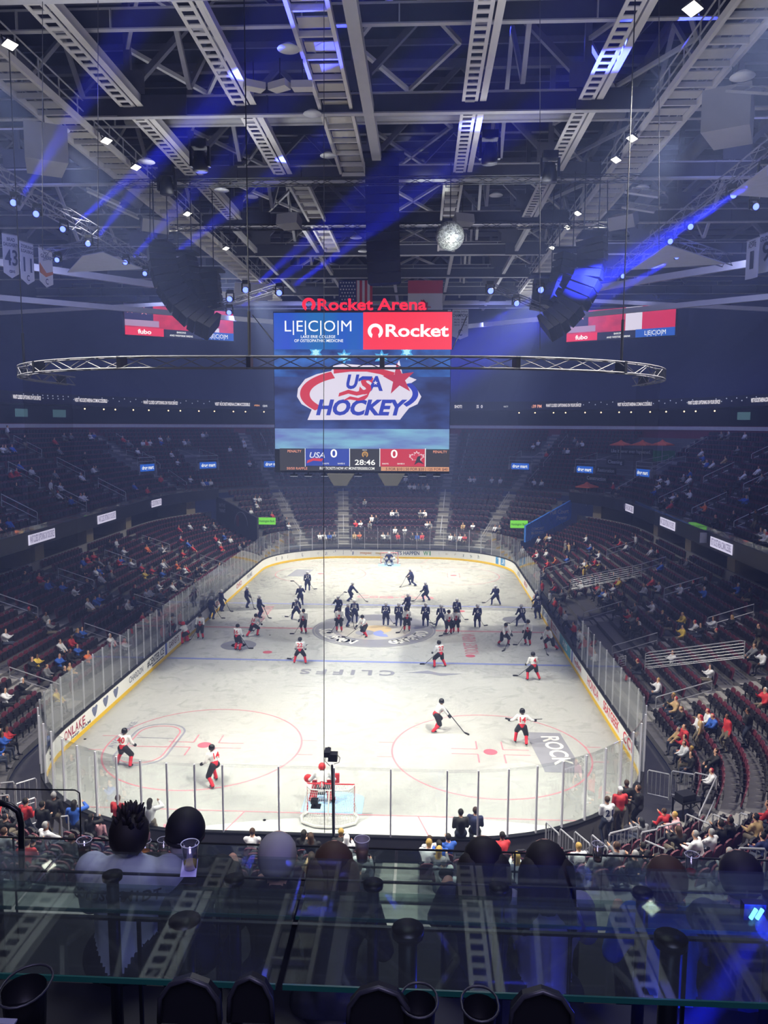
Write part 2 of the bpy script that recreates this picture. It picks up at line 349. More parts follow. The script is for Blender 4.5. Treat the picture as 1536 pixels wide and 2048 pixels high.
for y, s in ((-18.7, 'M'), (-17.35, 'M'), (-16.0, 'M')):
    x_, y_, _, _ = st(uL(y), -.006); mb = MB(); mb.poly([(x_, y_-.35, .8), (x_, y_-.22, .9), (x_, y_, .84), (x_, y_+.22, .9), (x_, y_+.35, .8), (x_, y_+.2, .5), (x_, y_, .32), (x_, y_-.2, .5)]); mb.obj('shield_mark', tcol('6a7190'), bl)
btext('CHARDON', uL(-13.0), .36, '777a86', 2.2); btext('#CENTER ICE', uL(-9.7), .42, '33363f', 3.0); bplate(uL(-8.3), uL(-10.4), .26, .34, '55585f', bl)
btext('GARVEY\'S', uL(-6.2), .4, '6a3f50', 2.0); btext('DIRECT', uL(-3.3), .4, '9a9ca6', 2.3); btext('REDLINE', uL(5), .4, 'b04a58', 2.3); btext('OHIO', uL(12.2), .42, 'b34a5a', 2.0); btext('PRIME', uL(16.5), .4, '8a8ca0', 2.2)
btext('MASTER RUNNING', P3+9.0, .34, '4a4a4c', 2.6); btext('AHL tv', P3+5.6, .4, '8a8d98', 1.3); btext('MONSTERS', P3+3.2, .2, 'b9bcc4', 2.0)
btext('Culver\'s', uF(-5.05), .5, '2e4a86', 1.75, shear=.2); btext('Culver\'s', uF(-6.85), .5, '2e4a86', 1.75, shear=.2)
btext('mspec', uF(-2.8), .3, 'c08a50', 1.3); btext('HITS HAPPEN', uF(1.75), .42, '2c3f66', 3.0, par=bf); btext('mspec', uF(-1.2), .26, 'c0a050', 1.0)
btext('WM', P2+.1, .5, '3f8a5a', 1.4); btext('WE\'RE DRIVING SUSTAINABILITY', P2-2.0, .2, '9a8c78', 2.0); btext('truenorth', P2-4.7, .42, '7a8a90', 2.4); btext('90', P2-7.2, .5, 'c03a4a', .7)
bplate(P1+3.0, P1+5.4, .24, 1.0, '4a90c8', br); btext('TRUE', P1+4.2, .5, 'eef4fa', 1.9, off=.012)
btext('SEATGEEK', uR(-17.8), .5, 'd23a48', 3.2); btext('CCM', uR(-21.2), .52, 'cc2c3e', 2.1); btext('HONDA', uR(-13.7), .5, 'd06070', 2.8); btext('KeyBank', uR(-9.5), .36, 'c05a60', 2.2)
bplate(uR(-7.3), uR(-3.4), .24, 1.0, '56aabb', br); btext('AVIS', uR(-5.35), .42, 'e8f4f6', 1.6, off=.012); btext('TRUSTEC', uR(-1), .42, 'b6444e', 2.4); btext('FORD', uR(2.5), .42, '5a78b0', 2.2); btext('PLAY', uR(8), .42, 'c04a50', 2.0); btext('IBEW', uR(14), .42, 'b04a54', 2.2); btext('JACKS', uR(19), .4, '556080', 2.0)
btext('CONSTRUCTION', PER-4.0, .34, 'b03848', 3.0); btext('US', P5+2.2, .6, '3c4257', 1.3)
bplate(uL(-7.95), uL(-7.6), .22, 1.0, '4a62b8', bl); bplate(uR(-7.95), uR(-7.6), .22, 1.0, '4a62b8', br); bplate(uL(-.15), uL(.15), .22, 1.0, 'c0384a', bl); bplate(uR(-.15), uR(.15), .22, 1.0, 'c0384a', br)
m_post = mat('glass_post_metal', 'd8d6e2', .5, 0, noise=.03)
def panel(u0, u1, label, group, post=True, z1=GZ, z0=1.07):
    L = us(u0, u1); mb = MB()
    sweep(mb, [(.07, z0), (.07, z1), (.085, z1), (.085, z0)], u0, u1, True); o = mb.obj('rink_glass', m_glass); tag(o, label, 'rink glass', group)
    if post:
        x, y, nx, ny = st(u0, .12); MB().box((0, 0, 0), (.06, .05, z1-z0-.02), Matrix.Rotation(math.atan2(ny, nx), 3, 'Z')).obj('post', m_post, o, loc=(x, y, (z0+z1)/2))
    return o
def panels(u0, u1, n, label, group, **k):
    if u1 < u0: u1 += PER
    for i in range(n): panel(u0+(u1-u0)*i/n, u0+(u1-u0)*(i+1)/n-.012, label, group, **k)
# near end: posts where the photograph shows them
unear = [P6+HX+x for x in (-3.3, -1.37, .53, 2.45, 4.35)]
for a, b in zip(unear, unear[1:]): panel(a, b-.012, 'wide clear glass panel behind the near goal, between tall posts', 'wide near glass panels')
panels(P5, unear[0], 15, 'narrow curved-end glass panel at the near corner on the penalty box side', 'near penalty box corner glass')
panels(unear[-1], PER, 13, 'narrow curved-end glass panel at the near corner on the bench side', 'near bench corner glass')
panels(uL(-7.8), P5, 12, 'clear glass panel on the penalty box side boards before the near blue line', 'penalty box side near glass')
panels(uL(21.95), uL(-7.8), 22, 'clear glass panel on the penalty box side boards beyond the near blue line', 'penalty box side far glass')
panels(0, uR(-8.6), 9, 'clear glass panel on the near boards of the bench side', 'bench side near glass')
panels(uR(6.5), P1, 12, 'clear glass panel on the bench side boards beyond the players bench', 'bench side far glass')
panels(P1, P2, 9, 'curved glass panel at the far corner behind the blue board panel', 'far bench side corner glass'); panels(P2, P3, 6, 'clear glass panel on the boards behind the far goal', 'far goal glass'); panels(P3, P4, 9, 'curved glass panel at the far corner on the penalty box side', 'far penalty box corner glass')
# ------------------------------------------------ protective net on its curved truss
def netmat():
    m = bpy.data.materials.new('net_cord'); m.use_nodes = True; nt = m.node_tree; nt.nodes.clear(); N = nt.nodes.new; Lk = nt.links.new
    o = N('ShaderNodeOutputMaterial'); t = N('ShaderNodeBsdfTransparent'); d = N('ShaderNodeBsdfDiffuse'); d.inputs[0].default_value = lin('17171d'); mx = N('ShaderNodeMixShader')
    mx.inputs[0].default_value = .1; Lk(t.outputs[0], mx.inputs[1]); Lk(d.outputs[0], mx.inputs[2]); Lk(mx.outputs[0], o.inputs[0]); return m
    uv = N('ShaderNodeUVMap'); sp = N('ShaderNodeSeparateXYZ'); Lk(uv.outputs[0], sp.inputs[0]); r = []
    for i in (0, 1):
        a = N('ShaderNodeMath'); a.operation = 'MULTIPLY'; a.inputs[1].default_value = 1/.05; b = N('ShaderNodeMath'); b.operation = 'FRACT'; c = N('ShaderNodeMath'); c.operation = 'LESS_THAN'; c.inputs[1].default_value = .075
        Lk(sp.outputs[i], a.inputs[0]); Lk(a.outputs[0], b.inputs[0]); Lk(b.outputs[0], c.inputs[0]); r.append(c)
    x = N('ShaderNodeMath'); x.operation = 'MAXIMUM'; Lk(r[0].outputs[0], x.inputs[0]); Lk(r[1].outputs[0], x.inputs[1]); Lk(x.outputs[0], mx.inputs[0]); Lk(t.outputs[0], mx.inputs[1]); Lk(d.outputs[0], mx.inputs[2]); Lk(mx.outputs[0], o.inputs[0]); return m
def net(u0, u1, d, z0, z1, name, label, m):
    L = us(u0, u1); vs = []; fs = []
    for u in L: x, y, _, _ = st(u, d); vs += [(x, y, z0), (x, y, z1)]
    fs = [(2*i, 2*i+2, 2*i+3, 2*i+1) for i in range(len(L)-1)]; me = MB().add(vs, fs).mesh(name, m); uvl = me.uv_layers.new(name='UVMap')
    for p in me.polygons:
        for li in p.loop_indices: vi = me.loops[li].vertex_index; uvl.data[li].uv = (L[vi//2], me.vertices[vi].co.z)
    return tag(link(name, me), label, 'net')
m_net = netmat(); NU0, NU1 = uL(-19.6), PER+2.3
net(NU0, NU1, .1, GZ-.1, 16.8, 'protective_net', 'fine dark netting hanging from the curved truss around the near end', m_net)
def truss(path, side, name, label, m, cat='truss', group=None, tri=False, step=1.0, r=.028, parent=None, drop=0):
    """box truss along a list of points: four chords and zigzag webs in ONE mesh"""
    pts = [V(p) for p in path]; D = [];
    P = [pts[0]]
    for a, b in zip(pts, pts[1:]):
        n = max(1, round((b-a).length/step)); P += [a.lerp(b, (i+1)/n) for i in range(n)]
    mb = MB(); C = [[], [], [], []]
    for i, p in enumerate(P):
        t = (P[min(i+1, len(P)-1)]-P[max(i-1, 0)]).normalized(); s = t.cross(V((0, 0, 1))).normalized()*side/2; u = V((0, 0, side/2))
        for k, o in enumerate((s+u, -s+u, -s-u, s-u)): C[k].append(p+o)
    for c in C: mb.tube(c, r, 5)
    for i in range(len(P)-1):
        for k in range(4): a, b = C[k], C[(k+1) % 4]; mb.tube([a[i], b[i+1]] if i % 2 else [b[i], a[i+1]], r*.55, 4)
    o = mb.obj(name, m, parent)
    if not parent: tag(o, label, cat, group)
    return o
nt_ = truss([(*st(u, .1)[:2], 17.0) for u in us(NU0, NU1)], .36, 'net_truss', 'thin curved grey truss hanging over the near end, carrying the net', m_steeld, step=.8)
for i, u in enumerate([NU0+1+(NU1-NU0-2)*i/9 for i in range(10)]):
    x, y, nx, ny = st(u, .1); MB().box((0, 0, 0), (.4, .14, .4), Matrix.Rotation(math.atan2(ny, nx), 3, 'Z')).obj('joint_block', m_black, nt_, loc=(x, y, 17))
    if i % 3 == 1: MB().tube([(x, y, 17.2), (x, y, 29.5)], .02, 6).obj('hanging_cable', m_black, nt_); MB().tube([(x, y, 17.2), (x, y, 18.6)], .05, 6).obj('chain_hoist', m_black, nt_)
# ------------------------------------------------ seating tiers
def zA(d): return .3+(d-1.5)*.33
def zN(d): return .75+(d-1.5)*.4
def zC(d): return 7.0+(d-11.5)*.5
def zE(d): return 1.0+(d-2)*.632
RA = [1.9+.85*k for k in range(13)]; RC_ = [12.0+.9*k for k in range(15)]; RE = [2.4+.9*k for k in range(10)]
AIS_SIDE = [4.5, 13.5, 22, 30.5, 39.4]
A_U = [P7+ARC*.62]+AIS_SIDE+[P4+(P1-a) for a in AIS_SIDE]+[P5+ARC*.38, P6+1.6, P7-1.6]
E_U = [P2-.9, P2-4.6, P3+.9, P3+4.6]
C_U = AIS_SIDE+[P4+(P1-a) for a in AIS_SIDE]+E_U+[P1+3.2, P4-3.2]
def tier(name, rows, z, pitch, u0, u1, label, m=m_conc):
    mb = MB(); prof = []
    for k, d in enumerate(rows): prof += [(d-.45, z(rows[k-1]) if k else z(d)-.3), (d-.45, z(d))]
    prof += [(rows[-1]+.45, z(rows[-1]))]
    sweep(mb, prof, u0, u1); o = struct(mb.obj(name, m)); o['label'] = label; return o
NL, NR = P6-3.2, P7+3.2
tA1 = tier('seating_tier', RA, zA, .85, UM_L, NL, 'stepped concrete floor of the lower bowl on the penalty box side'); tA2 = tier('seating_tier', RA, zA, .85, NR, UM_R+PER, 'stepped concrete floor of the lower bowl on the bench side')
tN = tier('seating_tier', RA[:9], zN, .85, NL, NR, 'stepped concrete floor behind the near goal')
tC = tier('seating_tier', RC_, zC, .9, 0, P5, 'stepped concrete floor of the club level bowl')
tE = tier('seating_tier', RE, zE, .9, UM_R, UM_L, 'stepped concrete floor behind the far goal')
def stairs(rows, z, u, parent, w=1.15, rise=2):
    mb = MB()
    for k, d in enumerate(rows):
        x, y, nx, ny = st(u, 0); R = Matrix.Rotation(math.atan2(ny, nx), 3, 'Z'); zz = z(d)
        dz = (z(rows[1])-z(rows[0]))/2; p = rows[1]-rows[0]
        mb.box((x+nx*(d-.18), y+ny*(d-.18), zz+.015), (p*.62, w, .03), R); mb.box((x+nx*(d+p*.32), y+ny*(d+p*.32), zz+dz/2), (p*.36, w, dz), R)
    o = mb.obj('aisle_stairs', m_step, parent)
for u in A_U:
    if NL < u % PER < NR: stairs(RA[:9], zN, u, tN)
    else: stairs(RA, zA, u, tA1)
for u in C_U: stairs(RC_, zC, u, tC, 1.1)
for u in E_U: stairs(RE, zE, u, tE, 1.3)
# apron between boards and first row
mb = MB(); sweep(mb, [(.2, 0), (1.5, 0)], 0, PER); struct(mb.obj('floor_apron', m_conc))
# ledge, suites, ribbon fascia and rims
mb = MB(); sweep(mb, [(12.55, zA(12.1)), (12.55, zA(12.1)+.9), (12.75, zA(12.1)+.9), (12.75, zA(12.1))], UM_L, P5); sweep(mb, [(12.55, zA(12.1)), (12.55, zA(12.1)+.9), (12.75, zA(12.1)+.9), (12.75, zA(12.1))], 0, UM_R); o = struct(mb.obj('trim_5', mat('ledge', 'a7a4a2', .6))); o['label'] = 'pale ledge wall at the top of the lower bowl'
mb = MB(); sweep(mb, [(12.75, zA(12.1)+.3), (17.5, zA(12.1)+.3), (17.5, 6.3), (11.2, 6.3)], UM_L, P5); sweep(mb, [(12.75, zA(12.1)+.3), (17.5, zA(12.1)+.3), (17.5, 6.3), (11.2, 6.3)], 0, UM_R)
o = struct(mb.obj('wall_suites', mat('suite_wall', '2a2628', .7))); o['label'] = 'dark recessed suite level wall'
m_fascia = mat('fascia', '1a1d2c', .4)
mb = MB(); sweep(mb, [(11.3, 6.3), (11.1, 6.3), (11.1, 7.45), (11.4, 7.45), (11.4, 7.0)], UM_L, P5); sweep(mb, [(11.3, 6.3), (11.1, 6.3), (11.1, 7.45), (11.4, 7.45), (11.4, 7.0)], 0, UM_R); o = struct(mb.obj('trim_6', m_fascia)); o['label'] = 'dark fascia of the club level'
mb = MB(); sweep(mb, [(11.15, 7.45), (11.15, 7.8), (11.19, 7.8), (11.19, 7.45)], UM_L, P5, True); sweep(mb, [(11.15, 7.45), (11.15, 7.8), (11.19, 7.8), (11.19, 7.45)], 0, UM_R, True); o = struct(mb.obj('trim_7', m_glass)); o['label'] = 'low glass on the club level edge'
m_tan = mat('tan_wall', '9a8f78', .7)
for s, L in ((-1, [UM_L+1.2, UM_L+8, UM_L+17, UM_L+26, UM_L+35]), (1, [UM_R-1.2, UM_R-9, UM_R-18, UM_R-27, UM_R-36])):
    for u in L:
        x, y, nx, ny = st(u, 15.0); R = Matrix.Rotation(math.atan2(ny, nx), 3, 'Z')
        o = MB().box((x, y, 5.15), (4.6, 1.4, 2.2), R).obj('wall_portal', m_tan); struct(o)
zt = zC(RC_[-1])
mb = MB(); sweep(mb, [(25.1, zt-.2), (25.1, 15.0), (26.4, 15.0)], 0, P5); o = struct(mb.obj('wall_burgundy', m_burg)); o['label'] = 'burgundy wall above the club seats'
mb = MB(); sweep(mb, [(24.95, 14.55), (24.95, 14.95), (25.1, 14.95)], P1-7, P4+7); o = struct(mb.obj('trim_8', mat('white_rim', 'b9b9c4', .5))); o['label'] = 'white counter rim above the burgundy wall'
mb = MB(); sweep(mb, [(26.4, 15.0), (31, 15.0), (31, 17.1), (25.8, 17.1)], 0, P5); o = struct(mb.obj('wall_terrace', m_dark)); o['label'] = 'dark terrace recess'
mb = MB(); sweep(mb, [(25.8, 17.1), (25.6, 17.1), (25.6, 18.3), (26.2, 18.3)], 0, P5); o = struct(mb.obj('trim_9', m_fascia)); o['label'] = 'dark fascia with ribbon display'
# upper bowl, unlit: stepped
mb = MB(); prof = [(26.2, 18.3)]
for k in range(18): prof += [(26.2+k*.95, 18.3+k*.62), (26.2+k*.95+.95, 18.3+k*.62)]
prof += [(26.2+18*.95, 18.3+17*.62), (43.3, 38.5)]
sweep(mb, prof, 0, P5); o = struct(mb.obj('seating_tier', m_hazewall)); o['label'] = 'dark unlit upper bowl'
# near end loge structure is built with the foreground; the hall behind the camera
mb = MB(); sweep(mb, [(43.3, 0), (43.3, 38.5)], P5, PER); o = struct(mb.obj('wall_rear', m_hazewall)); o['label'] = 'dark wall behind the near stand'
mb = MB(); L = us(0, PER)[:-1]; mb.add([(*st(u, 43.3)[:2], 38.5) for u in L], [tuple(range(len(L)))]); o = struct(mb.obj('ceiling', mat('roof_deck', '121218', .9))); o['label'] = 'dark corrugated roof deck'
# railings along aisles
def handrail(u, d0, z, rows, label, group, h=.95, flip=1):
    x0, y0, nx, ny = st(u, d0); x1, y1, _, _ = st(u, d0+2.7); za, zb = z(d0), z(d0+2.7); mb = MB()
    a, b = V((x0, y0, za)), V((x1, y1, zb)); up = V((0, 0, h))
    mb.tube([a, a+up*.97, a.lerp(b, .03)+up, b+up, b], .03, 6); mb.tube([a+up*.5, b+up*.5], .022, 5)
    tag(mb.obj('handrail', m_rail), label, 'handrail', group)
rr_ = random.Random(3)
for u in A_U:
    up = u % PER
    if P5 < up < PER: continue
    for d in (2.3, 8.0): handrail(u, d, zA, RA, 'short metal handrail on a lower bowl stairway '+(LSIDE if P3 < up < P5 else RSIDE), 'lower bowl stair rails '+('a' if P3 < up < P5 else 'b'))
for u in C_U:
    side = 'behind the far goal' if P1 < u < P4 else LSIDE if u >= P4 else RSIDE
    for d in (12.4, 16.4, 20.6): handrail(u-.6, d, zC, RC_, 'slanted metal handrail on a club level stairway '+side, 'club stair rails '+side)
for u in E_U: handrail(u, 3.0, zE, RE, 'metal handrail on a stairway just behind the far goal glass', 'far goal stair rails'); handrail(u, 7.4, zE, RE, 'metal handrail on a stairway just behind the far goal glass', 'far goal stair rails')
# ------------------------------------------------ seats
def seatmesh():
    """one folding seat in parts; local +y looks at the ice"""
    back = MB(); 
    for sgn, y in ((1, -.2), ):
        pts = []
        W_ = .23
        prof = [(-W_, .3), (-W_, .72), (-W_*.82, .82), (-W_*.4, .865), (W_*.4, .865), (W_*.82, .82), (W_, .72), (W_, .3)]
        back.poly([(x, -.26-(z-.3)*.25, z) for x, z in prof], (0, .05, .01))
    pan = MB(); prof = [(-.21, .42), (-.21, .72), (-.12, .8), (.12, .8), (.21, .72), (.21, .42)]
    pan.poly([(x, -.12-(z-.42)*.12, z) for x, z in prof], (0, .075, .01))
    arm = MB().box((0, 0, .62), (.05, .34, .05)).box((0, -.1, .32), (.04, .06, .6))
    return back, pan, arm
sb_, sp_, sa_ = seatmesh(); me_b, me_p, me_a = sb_.mesh('backrest', m_seatback, False), sp_.mesh('seat_pan', m_seatdark), sa_.mesh('armrest', m_seatdark)
seat_src = MB(); seat_src.k = 0; seat_src.add(sb_.v, sb_.f); seat_src.k = 1; seat_src.add(sp_.v, sp_.f); 
SV = np.array(seat_src.v); SFc = seat_src.f; SMt = seat_src.m
ALL = []
def rowseats(tname, rows, z, u0, u1, aisles, w=.56, skip=None):
    if u1 < u0: u1 += PER
    for k, d in enumerate(rows):
        u = u0
        while u < u1:
            x, y, nx, ny = st(u, d); uu = u % PER
            arc = P1 < uu < P2 or P3 < uu < P4 or P5 < uu < P6 or uu > P7
            sc = (RC+d)/RC if arc else 1
            near = min(abs(((uu-a+PER/2) % PER)-PER/2) for a in aisles)*sc
            if near > .85 and not (skip and skip(uu, d)): ALL.append((x, y, z(d), math.atan2(-ny, -nx)-PI/2, tname, k, uu))
            u += w/sc
def skipA(u, d):
    if d < 4.4 and 14.5 < u < 28.5: return True        # players benches
    return False
rowseats('lower', RA, zA, UM_L+.6, NL-.3, A_U, skip=skipA); rowseats('lower', RA, zA, NR+.3, UM_R+PER-.6, A_U, skip=skipA); rowseats('near', RA[:9], zN, NL+.3, NR-.3, A_U)
VOM = []
for px, py in ((293, 926), (415, 922), (545, 920), (1041, 924), (1171, 930), (1288, 936)):
    d_ = ray(px, py)
    for i in range(400, 1400):
        p = CP+d_*(i*.1); u, d = inv(p.x, p.y)
        if 12 < d < 25 and p.z < zC(d)+1.5: VOM.append((u, d)); break
def skipC(u, d): return any(abs(u-a)*((RC+d)/RC if (P1 < u < P2 or P3 < u < P4) else 1) < 1.7 and b-.4 < d < b+4.5 for a, b in VOM) or (P1+ARC*.22 < u < P1+ARC*.42 and d > 15)
rowseats('club', RC_, zC, 0, P5, C_U, skip=skipC)
rowseats('end', RE, zE, UM_R+.5, UM_L-.5, E_U)
def proj(p):
    d = V(p)-CP; z = d.dot(FF); return (768+FPX*d.dot(RR)/z, 1024-FPX*d.dot(UU)/z, z) if z > .1 else (0, 0, -1)
cand = []
for i, s_ in enumerate(ALL):
    x, y, z = proj((s_[0], s_[1], s_[2]+.6))
    if z > 0 and -5 < x < 1541 and y < 1745: cand.append((z, i))
cand.sort(); SOLO = [i for _, i in cand[:300]]; solo = set(SOLO)
VIEW = set(i for _, i in cand)
ORD = ['first', 'second', 'third', 'fourth', 'fifth', 'sixth', 'seventh', 'eighth', 'ninth', 'tenth', 'eleventh', 'twelfth', 'thirteenth', 'fourteenth', 'fifteenth']
def where(t, k, u):
    if t == 'end': return ORD[k]+' row behind the far goal'
    if t == 'club': return ORD[k]+' club row '+('over the far end' if P1 < u < P4 else LSIDE if u >= P4 else RSIDE)
    sec = LSIDE if P4 < u < P5 else RSIDE if u < P1 else 'at the near penalty box corner' if P5 <= u < P6 else 'behind the near goal' if P6 <= u < P7 else 'at the near bench corner' if u >= P7 else 'at the far corner '+(LSIDE if u > 70 else RSIDE)
    return ORD[k]+' lower row '+sec
first = None
for i in SOLO:
    x, y, z, r, t, k, u = ALL[i]; lab = 'folded burgundy seat with a rounded back, '+where(t, k, u); g = 'folding seats, '+where(t, k, u)
    if first is None:
        first = thing('folding_chair', lab, 'seat', (x, y, z), r, g); link('backrest', me_b, first); link('seat_pan', me_p, first); link('armrest', me_a, first, (.27, -.12, 0))
    else: dup(first, (x, y, z), r, lab, g)
def mass(sel, name, label):
    n = len(sel); A = np.array([ALL[i][:4] for i in sel]); c, s_ = np.cos(A[:, 3]), np.sin(A[:, 3])
    X = SV[None, :, 0]*c[:, None]-SV[None, :, 1]*s_[:, None]+A[:, :1]; Y = SV[None, :, 0]*s_[:, None]+SV[None, :, 1]*c[:, None]+A[:, 1:2]; Z = SV[None, :, 2]+A[:, 2:3]
    vs = np.stack([X, Y, Z], -1).reshape(-1, 3); nv = len(SV); me = bpy.data.meshes.new(name)
    fs = [tuple(j+q*nv for j in f) for q in range(n) for f in SFc]; me.from_pydata(vs.tolist(), [], fs); me.materials.append(m_seatback); me.materials.append(m_seatdark)
    me.polygons.foreach_set('material_index', SMt*n); me.update(); o = link(name, me); tag(o, label, 'seats', None, 'stuff')
for t, l in (('lower', 'rows of small burgundy and black seats filling the lower bowl'), ('club', 'dim rows of empty seats filling the club level'), ('end', 'rows of seats behind the far goal'), ('near', 'dark seats behind the near goal')):
    sel = [i for i in range(len(ALL)) if ALL[i][4] == t and i not in solo and i in VIEW]
    if sel: mass(sel, 'distant_seats', l)
# ------------------------------------------------ roof steel
GY = [-37.4, -27.0, -16.6, -6.3, 4.1, 14.6, 25.0, 35.4, 45.8]
m_web = mat('girder_web', '3b3b44', .7, noise=.15, scale=2)
m_lite = mat('ladder_paint', 'c9c4bb', .6, noise=.08)
for i, y in enumerate(GY):
    mb = MB()
    mb.box((0, y, 29.85), (84, .34, .07)).box((0, y, 30.75), (84, .34, .07)); mb.k = 1; mb.box((0, y, 30.3), (84, .1, .85))
    for x in range(-40, 41, 5): mb.box((x+.8, y-.1, 30.3), (.06, .12, .8))
    for x in (-11, 11): mb.box((x+1.2, y-.2, 30.3), (3.4, .1, .95))
    o = struct(mb.obj('roof_girder', [m_steel, m_web])); o['label'] = 'transverse roof girder'
    mb = MB(); top = 36.5
    mb.bar((-41, y, top), (41, y, top), .4, .4)
    for k, x in enumerate((-33, -22, -11, 0, 11, 22)):
        mb.bar((x, y, 31), (x, y, top), .3, .3); mb.bar((x, y, 31), (x+5.5, y, top), .28, .28); mb.bar((x+11, y, 31), (x+5.5, y, top), .28, .28)
        mb.box((x+.0, y-.16, 31.4), (1.7, .04, 1.1))
    struct(mb.obj('roof_truss', m_steeld))['label'] = 'roof truss web above a girder'
    if i < len(GY)-1:
        ym = y+5.2
        mb = MB().box((0, ym, 31.35), (80, .26, .06)).box((0, ym, 32.15), (80, .26, .06))
        for x in range(-38, 39, 4): mb.box((x+.3, ym-.1, 31.75), (.05, .18, .75))
        mb.k = 1; mb.box((0, ym, 31.75), (80, .08, .75)); struct(mb.obj('roof_purlin', [m_steel, m_web]))['label'] = 'stiffened cross beam between girders'
        mb = MB()
        for x in (-27.5, -16.5, -8, 8, 16.5, 27.5):
            mb.bar((x, y, 31.2), (x, ym, top-.4), .22, .22, (1, 0, 0)); mb.bar((x, y+10.4, 31.2), (x, ym, top-.4), .22, .22, (1, 0, 0))
        for x in (-11, 0, 11): mb.bar((x, y, 33.0), (x+5, y+10.4, 33), .2, .2); mb.bar((x+5, y, 33.0), (x, y+10.4, 33), .16, .2)
        struct(mb.obj('roof_brace', m_steel))['label'] = 'diagonal roof braces'
mb = MB()
for x in (-38, -27.5, -16.5, 16.5, 27.5, 38): mb.bar((x, -42, 36.4), (x, 50, 36.4), .4, .5)
struct(mb.obj('roof_chord', m_steeld))['label'] = 'long roof chords'
mb = MB()
for y in np.arange(-38, 48, 2.6): mb.box((0, float(y), 37.6), (80, .15, .35))
struct(mb.obj('roof_joist', m_steeld))['label'] = 'thin joists under the roof deck'
def ladder(x, y0, y1, name, label, z=30.25, w=.76, pitch=.62):
    segs = [y0]+[g for g in GY if y0 < g < y1]+[y1]
    mb = MB()
    for a, b in zip(segs, segs[1:]):
        a += .3; b -= .3; n = round((b-a)/pitch); p = (b-a)/n
        for s in (-1, 1): mb.box((x+s*w*.4, (a+b)/2, z), (w*.2, b-a, .05))
        for i in range(n+1): mb.box((x, a+i*p, z), (w*.6, p*.38, .05))
        mb.box((x+.62, (a+b)/2, z+.25), (.07, b-a, .55)); mb.box((x+.62, (a+b)/2, z), (.3, b-a, .04))
    tag(mb.obj(name, m_lite), label, 'roof track', 'perforated roof tracks')
ladder(-10.95, -40, 6, 'perforated_track', 'pale ladder-like roof track, outermost on the penalty box side')
ladder(-5.45, -40, -4.5, 'perforated_track', 'pale ladder-like roof track between the outer track and the wide walkway')
ladder(5.5, -40, -4.5, 'perforated_track', 'pale ladder-like roof track ending above the mirror ball')
ladder(10.95, -40, 7.5, 'perforated_track', 'pale ladder-like roof track nearest the bright floodlit catwalk')
def walkway(x, y0, y1, w, label, z=30.2, name='roof_walkway', lights=False, side=1):
    root = thing(name, label, 'catwalk', (0, 0, 0)); fr = MB(); pl = MB()
    for s in (-1, 1): fr.box((x+s*w/2, (y0+y1)/2, z), (.16, y1-y0, .3))
    y = y0
    while y < y1: pl.box((x, y+.55, z+.1), (w-.3, .8, .05)); fr.box((x, y+1.25, z), (w, .12, .22)); y += 1.9
    fr.obj('walkway_frame', m_lite, root); pl.obj('deck_slat', mat('walk_plate', 'b9b4a6', .7), root)
    if lights:
        rl = MB()
        for s in (-1, 1):
            for h in (.55, 1.05): rl.bar((x+s*w/2, y0, z+h), (x+s*w/2, y1, z+h), .05, .05)
            for y in np.arange(y0, y1, 1.9): rl.bar((x+s*w/2, y, z), (x+s*w/2, y, z+1.05), .05, .05)
        rl.obj('guard_rail', m_steel, root)
    return root
walkway(-.9, -40, -7, 1.5, 'wide central roof walkway with pale square plates'); walkway(-4.6, -6, 14, 1.2, 'short roof walkway with pale plates further from the camera')
walkway(5.2, -4.5, 14, 1.1, 'short roof walkway above the mirror ball')
MB().box((.7, -24, 30), (.5, 34, .5)).obj('roof_beam', m_steel)['kind'] = 'structure'
for i, x in enumerate((-11.5, -6, .4, 6, 11.5)):
    mb = MB().bar((x, 6, 30.3), (x-.2*(1 if x > 0 else -1), 50, 30.3), .3, .4); mb.obj('roof_beam', m_steel)['kind'] = 'structure'
walkway(-14.1, -42, 36, 1.7, 'floodlight catwalk with guard rails, on the penalty box side', 29.6, 'lighting_catwalk', True)
walkway(14.9, -42, 36, 1.7, 'floodlight catwalk with guard rails, on the bench side', 29.6, 'lighting_catwalk', True)
# ceiling pipes and ducts
def tubeobj(name, pts, r, m, label, cat, group=None, n=10): return tag(MB().tube(pts, r, n).obj(name, m, None, True), label, cat, group)
tubeobj('duct', [(-13, -11.8, 31.6), (14, -11.8, 31.6)], .3, m_steel, 'long round air duct crossing the roof between two girders', 'duct')
tubeobj('duct', [(-16, 9.2, 31.2), (16, 9.2, 31.2)], .28, m_steeld, 'round air duct crossing the roof beyond the ladder tracks', 'duct')
for k, (x, y) in enumerate(((-17, -15), (18, -15), (-20, 0), (21, 2))): tubeobj('duct', [(x, y-9, 33), (x, y+9, 33)], .5, m_steeld, 'thick dark duct running along the roof, '+('outside the penalty box side catwalk' if x < 0 else 'outside the catwalk on the bench side')+(', nearer length' if y < -5 else ', farther length'), 'duct', None, 12)
# dark box trusses hung across
for y, z, x0, x1, t in ((-11.8, 28.2, -14, 15, 'thin dark truss hanging across the roof, nearest the camera'), (-3, 28.0, -15, 16, 'thin dark truss hanging across the roof, second from the camera'), (-26, 32.2, -13, 13, 'dark pipe truss high across the roof')):
    truss([(x0, y, z), (x1, y, z)], .35, 'rigging_truss', t, m_black, 'truss', None, step=.9, r=.03)
